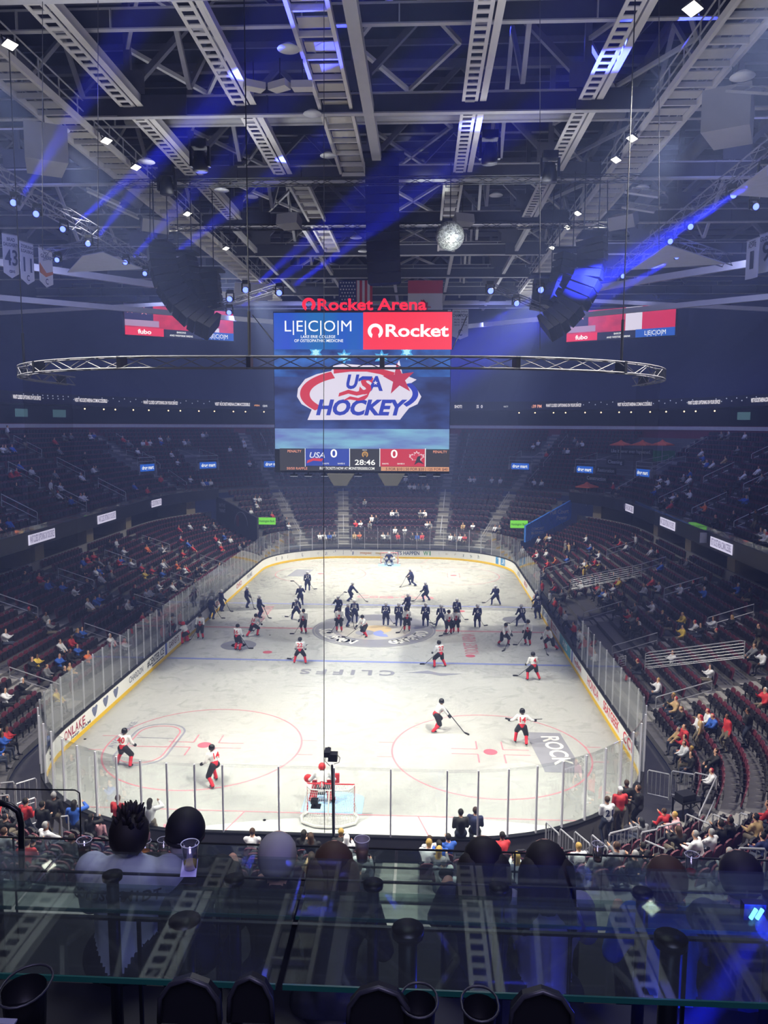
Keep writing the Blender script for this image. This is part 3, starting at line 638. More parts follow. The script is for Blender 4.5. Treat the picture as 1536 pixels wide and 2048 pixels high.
# down lights: pale discs
for k, (px, py, z, t) in enumerate(((122, 517, 27, 'beside the penalty box side catwalk'), (120, 517/2, 28.5, 'above the penalty box side catwalk'), (293, 323, 28.5, 'on the penalty box side between catwalk and girder'), (443, 380, 28.5, 'beyond the flood lamps on the penalty box side'), (577, 97, 29.5, 'near the wide central walkway'), (656, 311, 29.5, 'under the third girder'), (503, 393, 29.5, 'past the inner ladder track'), (625, 227, 29.5, 'over the wide walkway'), (992, 390, 29.5, 'past the mirror ball track'), (1284, 375, 28.5, 'beyond the catwalk lamps on the bench side'), (1485, 152, 27.5, 'outside the catwalk on the bench side'), (727, 502, 28.5, 'behind the centre speaker column'), (712, 475, 28.5, 'just ahead of the centre speaker column'))):
    p = atZ(px, py, z); o = MB().lathe([(.001, .12), (.2, .14), (.42, 0), (.44, -.03), (.001, -.03)]).obj('downlight', mat('lamp_disc', 'd8d8d4', .5), None, True, p); tag(o, 'round pale ceiling light '+t, 'ceiling light', 'round ceiling lights')
# floodlights with real lenses
m_lens = mat('flood_lens', 'ffffff', emit=9, ecol='fff6e6'); m_lens.cycles.emission_sampling = 'NONE'
FL = [(213, 282, 'first'), (272, 335, 'second'), (375, 428, 'third'), (452, 497, 'fourth'), (1264, 277, 'first'), (1232, 320, 'second'), (1155, 427, 'third'), (1105, 496, 'fourth'), (1385, 18, 'nearest high'), (20, 90, 'nearest high'), (1135, 455, 'small lower')]
def flood(p, to, label, s=.8):
    r = thing('floodlight', label, 'floodlight', p, 0, 'white floodlights on the catwalks'); d = (V(to)-V(p)).to_track_quat('-Z', 'Y').to_matrix(); r.rotation_euler = d.to_euler()
    MB().add([(-.3*s, -.3*s, .35*s), (.3*s, -.3*s, .35*s), (.3*s, .3*s, .35*s), (-.3*s, .3*s, .35*s), (-.5*s, -.38*s, 0), (.5*s, -.38*s, 0), (.5*s, .38*s, 0), (-.5*s, .38*s, 0)], [(0, 1, 2, 3), (0, 4, 5, 1), (1, 5, 6, 2), (2, 6, 7, 3), (3, 7, 4, 0)]).obj('housing', m_steeld, r)
    MB().box((0, 0, -.0), (.94*s, .7*s, .02)).obj('lens', m_lens, r)
    MB().tube([(-.55*s, 0, .1), (-.55*s, 0, .6*s), (.55*s, 0, .6*s), (.55*s, 0, .1)], .03, 6).obj('bracket', m_black, r)
for px, py, t in FL:
    p = atZ(px, py, 29.2); flood(p, (p.x*.2, p.y-4, 6), 'white floodlight on the catwalk '+('on the penalty box side, ' if px < 768 else 'on the bench side, ')+t+' lamp from the camera', .62 if py < 60 else .5)
# moving heads hung in the steel
def mover(p, label, m=None, group='moving head lamps', s=1, aim=(0, 0, -1), lens=None):
    r = thing('moving_head', label, 'stage light', p, 0, group)
    MB().box((0, 0, .12*s), (.34*s, .26*s, .16*s)).obj('base', m_black, r)
    MB().box((-.2*s, 0, -.15*s), (.05*s, .12*s, .42*s)).box((.2*s, 0, -.15*s), (.05*s, .12*s, .42*s)).obj('yoke', m_black, r)
    q = V(aim).to_track_quat('-Z', 'Y').to_euler(); h = MB().lathe([(.001, .22*s), (.12*s, .2*s), (.16*s, 0), (.17*s, -.2*s), (.001, -.2*s)], n=14).obj('head', m_black, r, True, (0, 0, -.25*s)); h.rotation_euler = q
    if lens: MB().lathe([(.001, -.215*s), (.14*s, -.215*s)], n=14).obj('lens', lens, h)
    return r
m_bl = mat('blue_lens', '6a7cff', emit=6, ecol='4a5aff'); m_bl.cycles.emission_sampling = 'NONE'
for px, py, z, t in ((400, 300, 28.3, 'above the outer track of the penalty box side'), (333, 350, 28.2, 'dark and hanging from the second hung truss'), (213*4.6, 283, 28.2, 'hanging above the mirror ball'), (1100, 322, 28.2, 'hanging beside the outer track of the bench side')):
    mover(atZ(px, py, z), 'unlit black moving head lamp '+t, s=2.2)
# speaker horns and projector boxes in the steel
def boxy(px, py, z, d, rz, rx, name, label, cat, m=m_steel, group=None):
    p = atZ(px, py, z); mb = MB(); a, b, c = d
    mb.add([(-a/2, -b/2, -c/2), (a/2, -b/2, -c/2), (a*.42, b/2, -c/2), (-a*.42, b/2, -c/2), (-a/2, -b/2, c/2), (a/2, -b/2, c/2), (a*.42, b/2, c*.4), (-a*.42, b/2, c*.4)], [(0, 3, 2, 1), (4, 5, 6, 7), (0, 1, 5, 4), (1, 2, 6, 5), (2, 3, 7, 6), (3, 0, 4, 7)])
    r = thing(name, label, cat, p, 0, group); o = mb.obj('cabinet', m, r); o.rotation_euler = (rx, 0, rz)
    MB().tube([(0, 0, c/2), (0, 0, 29.9-z+.2)], .025, 5).obj('hanger', m_black, r); return r
boxy(308, 448, 27.6, (1.7, 1.0, .8), .6, .5, 'ceiling_speaker', 'tilted pale box speaker beside the third catwalk lamp on the penalty box side', 'speaker', group='tilted ceiling speakers')
boxy(580, 443, 28.2, (1.5, 1.0, .7), -.3, -.2, 'ceiling_speaker', 'tilted pale box speaker past the inner ladder track on the penalty box side', 'speaker', group='tilted ceiling speakers')
boxy(925, 442, 28.2, (1.3, .9, .6), .4, -.3, 'ceiling_speaker', 'tilted pale box speaker beside the mirror ball', 'speaker', group='tilted ceiling speakers')
boxy(1248, 440, 27.6, (1.7, 1.0, .8), -.7, .5, 'ceiling_speaker', 'tilted pale box speaker beyond the catwalk on the bench side', 'speaker', group='tilted ceiling speakers')
boxy(90, 300, 27.5, (1.8, 2.4, 1.6), .5, 0, 'ceiling_speaker', 'big grey angular box hanging outside the penalty box side catwalk', 'speaker'); boxy(1460, 235, 27.5, (1.8, 2.4, 1.6), -.5, 0, 'ceiling_speaker', 'big grey angular box hanging outside the catwalk on the bench side', 'speaker')
for px, rz in ((507, .5), (560, -.5), (605, 0)): boxy(px, 172, 29.0, (.9, .5, .28), rz, 0, 'projector', ['pale flat projector hanging nearest the outer ladder track', 'pale flat projector hanging between two others', 'pale flat projector hanging nearest the wide walkway'][(507, 560, 605).index(px)], 'projector', m_lite)
def frame(px, py, z, label):
    r = MB(); 
    for k in range(3): r.box((-.6+k*.6, 0, 0), (.5, .7, .05))
    r.box((0, .42, 0), (1.9, .1, .1)).box((0, -.42, 0), (1.9, .1, .1)); o = r.obj('louvre_lamp', m_steel, None, False, atZ(px, py, z)); o.rotation_euler = (.5, .3, .6 if px < 768 else -.6); tag(o, label, 'ceiling light')
frame(208, 395, 27.5, 'pale three-cell louvre lamp on the penalty box side, closer one'); frame(245, 420, 27.5, 'pale three-cell louvre lamp on the penalty box side, farther one'); frame(1290, 385, 27.5, 'pale three-cell louvre lamp on the bench side, closer one'); frame(1283, 415, 27.0, 'pale three-cell louvre lamp on the bench side, farther one'); frame(1512, 180, 27.5, 'large pale louvre lamp close to the camera on the bench side')
# catwalk ring near the far wall
mb = MB().box((0, 44, 30.2), (60, 1, .3)).box((0, 44, 31.2), (60, .06, .06)); struct(mb.obj('roof_beam', m_steel))
for s in (-1, 1): struct(MB().bar((s*40, 6, 25.8), (s*8, 46, 27.5), .4, .5).bar((s*42, -6, 27.8), (s*16, 36, 29.5), .4, .6).bar((s*44, 16, 24.8), (s*20, 40, 30), .3, .4).obj('roof_beam', m_steel))
# ------------------------------------------------ blue lit trusses with their lamps
pz = lambda x, y, z=25: tuple(atZ(x, y, z))
m_trl = mat('bright_truss', '85889c', .45, .3)
truss([(-13.95, -34, 25), (-14.0, -4.2, 25)], .6, 'lamp_truss', 'silver lamp truss running above the penalty box side, lit blue', m_trl, r=.035)
truss([pz(220, 485), pz(95, 512)], .6, 'lamp_truss', 'short silver truss reaching out towards the jersey banners 43 and 11', m_trl, r=.035)
truss([(16.0, -36, 25), (16.0, -2.5, 25)], .6, 'lamp_truss', 'silver lamp truss running above the bench side, lit blue', m_trl, r=.035)
truss([pz(1330, 483), pz(1455, 522)], .6, 'lamp_truss', 'short silver truss on the bench side reaching out over the stands', m_trl, r=.035)
truss([pz(440, 612, 22), pz(560, 575, 22)], .32, 'lamp_truss', 'small truss with blue lamps between line array and scoreboard', m_trl, r=.03)
truss([pz(980, 572, 23), pz(1095, 620, 22)], .32, 'lamp_truss', 'small truss with blue lamps beside the scoreboard near the mirror ball side', m_trl, r=.03)
BL = [(30, 398, 1), (128, 452, 1), (178, 482, 1), (116, 515, 0), (252, 520, 1), (291, 543, 1), (460, 592, 0), (459, 620, 1), (492, 573, 1), (559, 579, 1), (1528, 336, 1), (1463, 382, 1), (1378, 447, 1), (1338, 477, 1), (1351, 508, 1), (1080, 573, 1), (1032, 601, 1), (1244, 548, 0), (1508, 406, 0), (75, 421, 0), (980, 575, 0)]
for k, (px, py, lit) in enumerate(BL):
    z = 24.5 if not (430 < px < 1100) else 21.6; p = atZ(px, py-4, z); left = px < 768
    zone = 'on the truss above the penalty box stands' if px < 300 else 'beside the line array on the penalty box side' if left else 'beside the scoreboard near the mirror ball' if px < 1200 else 'on the truss above the bench stands'
    mover(p, ('glowing blue' if lit else 'small dim blue')+' stage lamp '+zone+', '+ORD[k % 15]+' along', s=.95, aim=(.1, -1, -.25), lens=m_bl, group='blue stage lamps '+zone)
    if lit:
        q = V(p); a = atZ(px+(170 if left else -190), py-(125 if left else -150), z)
        if left: t = q+V((9, -2, 5.2)) if k % 2 else q+V((8, -7, 3.6))
        else: t = q+V((-3.4, 14, -1.6))
        q2 = q+V((0, 0, -.4)); q2 = q2+(t-q2).normalized()*.75; light('stage_beam', 'SPOT', q2, t, (1300000 if px > 1200 else 260000) if not left else 700000 if k % 2 else 300000, (.03, .045, 1), .1, 8, .6)
# fabric sails catching the blue
m_sail = mat('sail_cloth', 'c3c6e6', .8)
for tri, t in (([(135, 545), (285, 538), (205, 505), (165, 512)], 'pale triangular panel beside the lamp truss, on the penalty box side'), ([(1262, 540), (1452, 528), (1335, 490)], 'pale triangular panel beside the lamp truss, on the bench side'), ([(466, 605), (545, 600), (545, 570), (470, 565)], 'pale panel with blue light beside the scoreboard'), ([(1536, 332), (1460, 390), (1536, 395)], 'pale panel lit blue above the bench stands')):
    P = [atZ(x, y, 24.2 if i != 0 else 24.0) for i, (x, y) in enumerate(tri)]; tag(MB().poly(P, (0, 0, .05)).obj('fabric_panel', m_sail), t, 'panel')
# ------------------------------------------------ line arrays
def array(cells, name, label, w, dep, m=m_dark):
    """cells: list of (centre, pitch direction in x z plane) with real cabinets, each its own part"""
    r = thing(name, label, 'speaker array', cells[0][0]); o0 = V(cells[0][0])
    for i in range(len(cells)-1):
        a, b = V(cells[i][0])-o0, V(cells[i+1][0])-o0; t = (b-a).normalized(); yv = V(cells[i][1]).normalized(); x = t.cross(yv).normalized(); y = x.cross(t)
        R = Matrix((x, y, -t)).transposed(); L = (b-a).length
        mb = MB(); q = [(-w/2, dep/2, L*.47), (w/2, dep/2, L*.47), (w/2, dep/2, -L*.47), (-w/2, dep/2, -L*.47), (-w/2*.9, -dep/2, L*.36), (w/2*.9, -dep/2, L*.36), (w/2*.9, -dep/2, -L*.36), (-w/2*.9, -dep/2, -L*.36)]
        mb.add([R@V(p)+(a+b)/2 for p in q], [(0, 1, 2, 3), (7, 6, 5, 4), (0, 4, 5, 1), (1, 5, 6, 2), (2, 6, 7, 3), (3, 7, 4, 0)]); mb.obj('cabinet', m, r)
    MB().box((0, 0, .25), (w*1.3, dep*1.2, .12)).tube([(-.4, 0, .3), (-.4, 0, 29.6-o0.z)], .03, 6).tube([(.4, 0, .3), (.4, 0, 29.6-o0.z)], .03, 6).obj('rigging_frame', m_black, r); return r
def pathY(px, Y, n):
    P = [atY(x, y, Y) for x, y in px]; out = []; 
    for i in range(n+1):
        t = i/n*(len(P)-1); k = min(int(t), len(P)-2); f = t-k; out.append(P[k].lerp(P[k+1], f))
    return out
a1 = pathY(((322, 497), (325, 530), (338, 570), (362, 605), (395, 637), (430, 655)), -10.5, 13)
array([(p, (-1, -.5, 0)) for p in a1], 'line_array', 'long curved black line array beside the penalty box side screen', 1.0, 1.5)
a2 = pathY(((370, 515), (376, 545), (386, 585), (405, 622)), -8.5, 8); array([(p, (-.5, -1, 0)) for p in a2], 'line_array', 'shorter black line array just inside the long curved one on the penalty box side', 1.1, 1.0)
a3 = pathY(((415, 548), (418, 580), (424, 622)), -5.5, 5); array([(p, (0, -1, 0)) for p in a3], 'subwoofer_stack', 'square black speaker stack behind the line arrays on the penalty box side', 1.5, 1.2)
a1 = pathY(((1182, 478), (1186, 515), (1176, 560), (1150, 605), (1118, 640), (1088, 658)), -10.5, 13); array([(p, (1, -.5, 0)) for p in a1], 'line_array', 'long curved black line array beside the bench side screen', 1.0, 1.5)
a2 = pathY(((1132, 508), (1126, 545), (1112, 590), (1098, 618)), -8.5, 8); array([(p, (.5, -1, 0)) for p in a2], 'line_array', 'shorter black line array just inside the long curved one on the bench side', 1.1, 1.0)
a3 = pathY(((1090, 560), (1088, 590), (1082, 622)), -5.5, 5); array([(p, (0, -1, 0)) for p in a3], 'subwoofer_stack', 'square black speaker stack behind the line arrays on the bench side', 1.5, 1.2)
a4 = pathY(((765, 322), (765, 380), (766, 440), (767, 500), (770, 570)), -9.7, 13); array([(p, (0, -1, 0)) for p in a4], 'center_array', 'tall straight black speaker column hanging above the scoreboard', 1.9, 1.2)
for px in (300, 460, 1080, 1215): tubeobj('chain', [atY(px, 495, -9), atY(px, 360, -9)], .03, m_black, 'dark hoist chain above the line arrays, '+{300: 'outermost on the penalty box side', 460: 'inner one on the penalty box side', 1080: 'inner one on the bench side', 1215: 'outermost on the bench side'}[px], 'chain')
for px, t in ((98*2, 'nearest the outer ladder track on the penalty box side'), (85, 'nearest the penalty box side'), (648, 'beside the wide walkway'), (1080, 'crossing the tracks on the bench side'), (1318, 'near the bright catwalk lamps')):
    a = atY(px, -60, -27); b = atY(px, 700 if px in (1080, 648) else 500, -27); tubeobj('cable', [a, V((b.x, -27, b.z))], .012, m_steeld, 'thin grey vertical cable '+t, 'cable')
# mirror ball
P = atY(900, 472, -9.5); r = thing('mirror_ball', 'shiny mirror ball hanging beside the speaker column', 'mirror ball', P)
mb = MB(); mb.ball((0, 0, 0), .82, 36, 24)
m_mir = mat('mirror_facets', 'dfe6ee', .32, .7, noise=0); b = m_mir.node_tree.nodes['Principled BSDF']; nt = m_mir.node_tree; tc = nt.nodes.new('ShaderNodeTexCoord'); vz = nt.nodes.new('ShaderNodeTexVoronoi'); vz.inputs['Scale'].default_value = 14; mr = nt.nodes.new('ShaderNodeMapRange'); mr.inputs[3].default_value = .05; mr.inputs[4].default_value = .9
nt.links.new(tc.outputs['Object'], vz.inputs['Vector']); nt.links.new(vz.outputs['Color'], mr.inputs[0]); nt.links.new(mr.outputs[0], b.inputs['Base Color'])
bp = nt.nodes.new('ShaderNodeBump'); bp.inputs['Strength'].default_value = .5; nt.links.new(vz.outputs['Distance'], bp.inputs['Height']); nt.links.new(bp.outputs[0], b.inputs['Normal'])
mb.obj('mirror_sphere', m_mir, r); MB().lathe([(.001, .95), (.12, .93), (.14, .8)]).tube([(0, 0, .9), (0, 0, 29.8-P.z)], .03, 6).obj('motor_rod', m_black, r)
light('ball_fill', 'SPOT', P+V((2.5, -8, -6)), P, 16000, (.9, 1, 1), .2, 14, .4)  # added unseen spot to brighten the mirror ball
# ------------------------------------------------ flags and banners
def glow(name, h, e=1.0):
    m = mat(name, h, emit=e*1.12 if e <= 1.1 else e, ecol=h); m.cycles.emission_sampling = 'NONE'; return m
def cloth(name, h): return mat(name, h, .85, noise=.04)
def flagq(Yd, x0, x1, y0, y1): a = atY(x0, y0, Yd); b = atY(x1, y0, Yd); c = atY(x0, y1, Yd); return a.x, b.x, c.z, a.z
x0, x1, z0, z1 = flagq(25, 678, 745, 561, 668); r = thing('hanging_flag', 'United States flag hung upright behind the speaker column', 'flag', ((x0+x1)/2, 25, z1)); w = x1-x0; h = z1-z0
fw = cloth('flag_white', 'e4e2e6'); fr_ = cloth('flag_red', 'b3243c'); fb = cloth('flag_blue', '2a2f6e')
MB().box((0, 0, -h/2), (w, .03, h)).obj('field', fw, r)
for k in range(7): MB().box((-w/2+w/13*(2*k+.5), -.03, -h/2), (w/13, .02, h)).obj('stripe', fr_, r)
MB().box((-w/4+.02, -.05, -h*.3), (w*.53, .03, h*.6)).obj('canton', fb, r)
mb = MB()
for i in range(9):
    for j in range(6 if i % 2 == 0 else 5): mb.ball((-w*.5+w*.53*((j+.6+(0 if i % 2 == 0 else .5))/6.3), -.075, -h*.6*(i+.7)/9.6), .085, 5, 3, (1, .2, 1))
mb.obj('star', fw, r)
x0, x1, z0, z1 = flagq(25, 816, 886, 561, 668); r = thing('hanging_flag', 'Canadian flag hung upright behind the speaker column', 'flag', ((x0+x1)/2, 25, z1)); w = x1-x0; h = z1-z0
MB().box((0, 0, -h/2), (w, .03, h)).obj('field', fw, r); MB().box((0, -.03, -h*.12), (w, .02, h*.24)).obj('stripe', fr_, r); MB().box((0, -.03, -h*.88), (w, .02, h*.24)).obj('stripe', fr_, r)
LEAF = [(0, 1), (.12, .72), (.3, .82), (.24, .42), (.48, .6), (.52, .48), (.8, .5), (.7, .28), (.82, .2), (.46, -.12), (.5, -.28), (.08, -.22), (.06, -.62), (-.06, -.62), (-.08, -.22), (-.5, -.28), (-.46, -.12), (-.82, .2), (-.7, .28), (-.8, .5), (-.52, .48), (-.48, .6), (-.24, .42), (-.3, .82), (-.12, .72)]
MB().poly([(-y*.95, -.05, -h*.5+x*.95) for x, y in LEAF], (0, -.02, 0)).obj('leaf', fr_, r)
def banner(Pl, Pr, h, lines, label, col='e6e6ea', tc='2c3560', group='retired number banners', tip=.35):
    a, b = V(Pl), V(Pr); X = (b-a); w = X.length; X.normalize(); Z = V((0, 0, 1)); N = X.cross(Z)
    o = MB().poly([a, a-Z*(h-tip), (a+b)/2-Z*h, b-Z*(h-tip), b], -N*.03).obj('banner', cloth('banner_'+col, col)); tag(o, label, 'banner', group)
    MB().bar(a-N*-.02, b-N*-.02, .05, .06).obj('banner_rod', m_steel, o)
    for s, f, z, ww in lines: text(s, (a+b)/2-Z*(h*z)-N*-.03, X, Z, f, cloth('banner_ink_'+tc, tc), o, ww*w if ww else None, .02)
    return o
def at(px, py, D): d = ray(px, py); return CP+d*(D/d.y)
h = 3.1
banner(at(4, 466, 54), at(36, 472, 56), 3.0, (('BRAD', .25, .12, .5), ('DAUGHERTY', .25, .24, .95), ('43', 1.1, .55, .8), ('cavs', .28, .84, .35)), 'white retired number banner 43 hanging outermost over the stands')
banner(at(39, 481, 54), at(66, 489, 56), 2.9, (('ZYDRUNAS', .22, .11, .9), ('ILGAUSKAS', .22, .22, .9), ('11', 1.0, .55, .62), ('C', .4, .85, .2)), 'white retired number banner 11 between banner 43 and the third banner')
b3 = banner(at(77, 494, 54), at(104, 505, 56), 2.6, (('NICK', .2, .1, .4), ('GILBERT', .25, .2, .8), ('C', .4, .85, .2)), 'white banner with orange diagonal shape, third beside banners 43 and 11')
a_, b_ = at(77, 494, 54), at(104, 505, 56); X_ = (b_-a_); Z_ = V((0, 0, 1)); N_ = X_.normalized().cross(Z_)
MB().poly([a_-Z_*1.0+N_*.02, a_-Z_*1.7+N_*.02, a_+X_*.45-Z_*1.9+N_*.02, b_-Z_*1.55+N_*.02, b_-Z_*1.35+N_*.02, a_+X_*.5-Z_*1.6+N_*.02]).obj('banner_shape', cloth('banner_orange', 'c8743c'), b3)
for nm, ln, px, t in (('A', (('BOBBY', .16, .07, .5), ('ROWE', .3, .16, .6), ('1', 1.2, .55, .3)), (1494, 1519), 'white retired number banner 1 beside banner 9'), ('B', (('GLOVER', .3, .14, .9), ('9', 1.3, .5, .5)), (1520, 1552), 'white retired number banner 9, partly out of view')):
    banner(at(px[0], 483 if nm == 'A' else 470, 56), at(px[1], 474 if nm == 'A' else 460, 54), 2.6, ln, t, 'ccd0d4', '222734', 'hung number banners', .02)
banner(at(905, 619, 86), at(937, 619, 86), 3.2, (('CENTRAL DIVISION', .2, .08, .9), ('CHAMPIONS', .33, .2, .95), ('75/76  08/09', .17, .34, .8), ('08/10  09/10', .17, .43, .8), ('14/15  15/16', .17, .52, .8), ('C', .7, .78, .25)), 'white CHAMPIONS banner beside the scoreboard', 'd4d6e2', '39406a', 'division banner')
for x0, x1, t in ((655, 676, 'far grey banner beside the United States flag'), (888, 902, 'far grey banner beside the Canadian flag')): banner(at(x0, 620, 88), at(x1, 620, 88), 2.6, (), t, 'c0c4d8', group='far banners')
# ------------------------------------------------ scoreboard
SY = -12.0
sb = thing('scoreboard', 'huge hanging video scoreboard above centre ice showing a hockey logo with a red star', 'scoreboard', (0, SY, 12.3))
def sbo(mb, name, m, par=sb): o = mb.obj(name, m); o.parent = par; o.matrix_parent_inverse = Matrix.Translation(V((0, SY, 12.3))).inverted(); return o
X0, X1, Z0, Z1 = -4.9, 4.92, 12.36, 21.2
sbo(MB().box((0, SY+9.1, (Z0+Z1)/2), (9.9, 18, Z1-Z0+.1)), 'housing', m_black)
K = lambda cx, cy, dy=0: tuple(atY(500+cx/3, 500+cy/3, SY-.03-dy))
def scr(name, pts, m, dy=0): return sbo(MB().poly([K(x, y, dy) for x, y in pts][::-1]), name, m)
def rect(name, x0, y0, x1, y1, m, dy=0):
    a, b = K(x0, y0, dy), K(x1, y1, dy); return sbo(MB().add([(a[0], a[1], b[2]), (b[0], a[1], b[2]), (b[0], a[1], a[2]), (a[0], a[1], a[2])], [(0, 1, 2, 3)]), name, m)
def sctext(s, cx, cy, hpx, h, wpx=None, e=1.0, bold=.02, align='CENTER', shear=0, dy=.03):
    k = K(cx, cy, dy); sz = hpx/3*(SY-CP.y)/FPX; w = wpx/3*(SY-CP.y)/FPX if wpx else None
    o = text(s, k, (1, 0, 0), (0, 0, 1), sz, glow('glow_'+h, h, e), None, w, bold, align=align, name='screen_lettering', shear=shear); o.parent = sb; o.matrix_parent_inverse = Matrix.Translation(V((0, SY, 12.3))).inverted()
def zrect(name, x0, x1, z0, z1, m, dy): sbo(MB().add([(x0, SY-dy, z0), (x1, SY-dy, z0), (x1, SY-dy, z1), (x0, SY-dy, z1)], [(0, 1, 2, 3)]), name, m)
def pic(name, base, hi, scale, e=.9, axis=None, b0='', seed=0):
    m = bpy.data.materials.new(name); m.use_nodes = True; nt = m.node_tree; b = nt.nodes['Principled BSDF']; tc = nt.nodes.new('ShaderNodeTexCoord'); n = nt.nodes.new('ShaderNodeTexNoise'); mp = nt.nodes.new('ShaderNodeMapping')
    mp.inputs['Scale'].default_value = scale; mp.inputs['Location'].default_value = (seed, 0, 0); n.inputs['Scale'].default_value = 1; n.inputs['Detail'].default_value = 4; cr = nt.nodes.new('ShaderNodeValToRGB')
    cr.color_ramp.elements[0].position = .36; cr.color_ramp.elements[0].color = lin(base); cr.color_ramp.elements[1].position = .68; cr.color_ramp.elements[1].color = lin(hi)
    nt.links.new(tc.outputs['Object'], mp.inputs[0]); nt.links.new(mp.outputs[0], n.inputs['Vector']); nt.links.new(n.outputs['Fac'], cr.inputs[0]); nt.links.new(cr.outputs[0], b.inputs['Emission Color']); b.inputs['Emission Strength'].default_value = e; b.inputs['Base Color'].default_value = (0, 0, 0, 1); m.cycles.emission_sampling = 'NONE'; return m
ztop = K(0, 596)[2]; zlow = K(0, 1192)[2]; zmid = K(0, 1070)[2]
zrect('screen', X0, X1, zlow, ztop, pic('screen_picture', '222a5c', '3f5cae', (.35, 1, .8)), .03)
zrect('screen_upper', X0, X1, K(0, 760)[2], ztop, pic('screen_picture_top', '1c2568', '3a78d8', (.5, 1, .9), seed=4), .035)
zrect('screen_ice', X0, X1, zlow, zmid, pic('screen_picture_ice', '6f80cc', '8fd0ea', (.3, 1, 1.6), seed=9), .04)
def star(cx, cy, r1, r2, n=5, rot=0): return [(cx+(r1 if i % 2 == 0 else r2)*math.sin(rot+PI*i/n), cy-(r1 if i % 2 == 0 else r2)*math.cos(rot+PI*i/n)) for i in range(2*n)]
for cx, cy in ((565, 640), (790, 645), (940, 612), (395, 615)): scr('screen_sparkle', star(cx, cy, 48, 24, 6), glow('spark', '4aa8e8', .9), .02); scr('screen_sparkle', star(cx, cy, 26, 15, 6), glow('spark2', 'a8e4f4', 1), .03)
scr('logo_outline', [(690, 665-28+55), (880, 690), (895, 660), (915, 745), (1000, 778), (945, 812), (1005, 840), (1028, 880), (1005, 925), (955, 948), (925, 985), (900, 1018), (345, 1020), (370, 958), (310, 925), (282, 880), (288, 830), (330, 775), (400, 745), (488, 725), (500, 695), (560, 683)][::-1][::-1], glow('logo_white', 'e3dcf0', .95), .05)
def ell(cx, cy, a, b, t0, t1, n=24): return [(cx+a*math.cos(math.radians(t0+(t1-t0)*i/n)), cy-b*math.sin(math.radians(t0+(t1-t0)*i/n))) for i in range(n+1)]
g_r, g_b = glow('logo_red', 'cf2f45', .95), glow('logo_blue', '2338b4', .95)
o_ = ell(655, 862, 352, 152, 130, 222); i_ = ell(665, 862, 300, 118, 222, 128); sc2 = MB()
def band(name, A, B, m, dy):
    P = [K(*p, dy) for p in A]; Q = [K(*p, dy) for p in B]; n = len(P); sbo(MB().add(P+Q, [(i, n+i, n+i+1, i+1) for i in range(n-1)]), name, m)
band('logo_red_band', ell(652, 862, 352, 150, 118, 222), ell(662, 866, 304, 112, 120, 222), g_r, .07)
band('logo_red_band', [(502, 712), (600, 700), (700, 702), (800, 716), (870, 735)], [(502, 742), (600, 730), (700, 730), (780, 745), (850, 772)], g_r, .075)
band('logo_blue_band', ell(675, 862, 335, 128, 30, -38), ell(680, 862, 295, 105, 33, -36), g_b, .07)
scr('logo_star', star(893, 775, 100, 38, 5, -.12), glow('star_red', 'bf2d4c', .95), .09)
sctext('HOCKEY', 650, 950, 88, '2338b4', 545, .95, .06, shear=.25, dy=.09)
sctext('U', 605, 795, 80, '2338b4', 78, .95, .06, shear=.25, dy=.09); sctext('A', 752, 806, 82, '2338b4', 90, .95, .06, shear=.1, dy=.09)
band('logo_flag_wave', [(652, 772), (675, 757), (735, 758)], [(650, 790), (680, 778), (728, 780)], g_b, .1)
band('logo_flag_wave', [(535, 858), (590, 838), (640, 850), (690, 838), (728, 812)], [(530, 880), (590, 862), (640, 874), (680, 866), (712, 846)], g_r, .11)
band('logo_flag_wave', [(570, 895), (600, 878), (650, 888), (700, 868), (722, 846)], [(560, 902), (600, 897), (650, 905), (690, 898), (706, 882)], g_r, .12)
sctext('S', 686, 818, 96, 'cf2f45', 88, .95, .07, shear=.2, dy=.095); scr('logo_star', star(753, 797, 15, 6), glow('logo_white', 'e3dcf0'), .14)
# sponsor panels and score strip
rect('screen_sponsor', 141, 377, 679, 596, pic('lecom_blue', '1768b4', '1f3cd0', (.28, 1, .05), 1.0, seed=2), .04); rect('screen_sponsor', 679, 373, 1210, 597, glow('rocket_red', 'f03048', 1.0), .04)
sctext('L|E|C|O|M', 408, 460, 66, 'f4f6fa', 395, 1, -.002, dy=.07); sctext('LAKE ERIE COLLEGE', 408, 521, 17, 'f4f6fa', 205, 1, .01, dy=.07); sctext('OF OSTEOPATHIC MEDICINE', 412, 545, 17, 'f4f6fa', 290, 1, .01, dy=.07)
def rocket(f, cx, cy, R, par_m, dy, name):
    A = ell(cx, cy, R, R, -62, 242, 20); B = ell(cx, cy, R*.55, R*.55, -50, 230, 20); band(name, A, B, par_m, dy)
rocket(None, 752, 487, 46, glow('glow_f4f6fa', 'f4f6fa'), .07, 'rocket_ring'); sctext('Rocket', 998, 487, 72, 'f4f6fa', 370, 1, .035, dy=.07)
rect('score_strip', 178, 1190, 1196, 1330, glow('strip_dark', '2c2a30', .9), .05)
rect('score_panel', 331, 1192, 598, 1296, glow('panel_blue', '2440a8', .95), .07); rect('score_panel', 782, 1193, 1050, 1300, glow('panel_red', 'c8283e', .95), .07)
sctext('0', 503, 1223, 50, 'ffffff', 40, dy=.1); sctext('0', 865, 1226, 50, 'ffffff', 40, dy=.1); sctext('28:46', 690, 1276, 32, 'ffffff', 122, dy=.1); sctext('SHOTS', 455, 1282, 9, 'f0f0f0', dy=.1); sctext('SAVES 0', 547, 1282, 9, 'f0f0f0', dy=.1); sctext('SHOTS', 812, 1283, 9, 'f0f0f0', dy=.1); sctext('SAVES 0', 905, 1283, 9, 'f0f0f0', dy=.1)
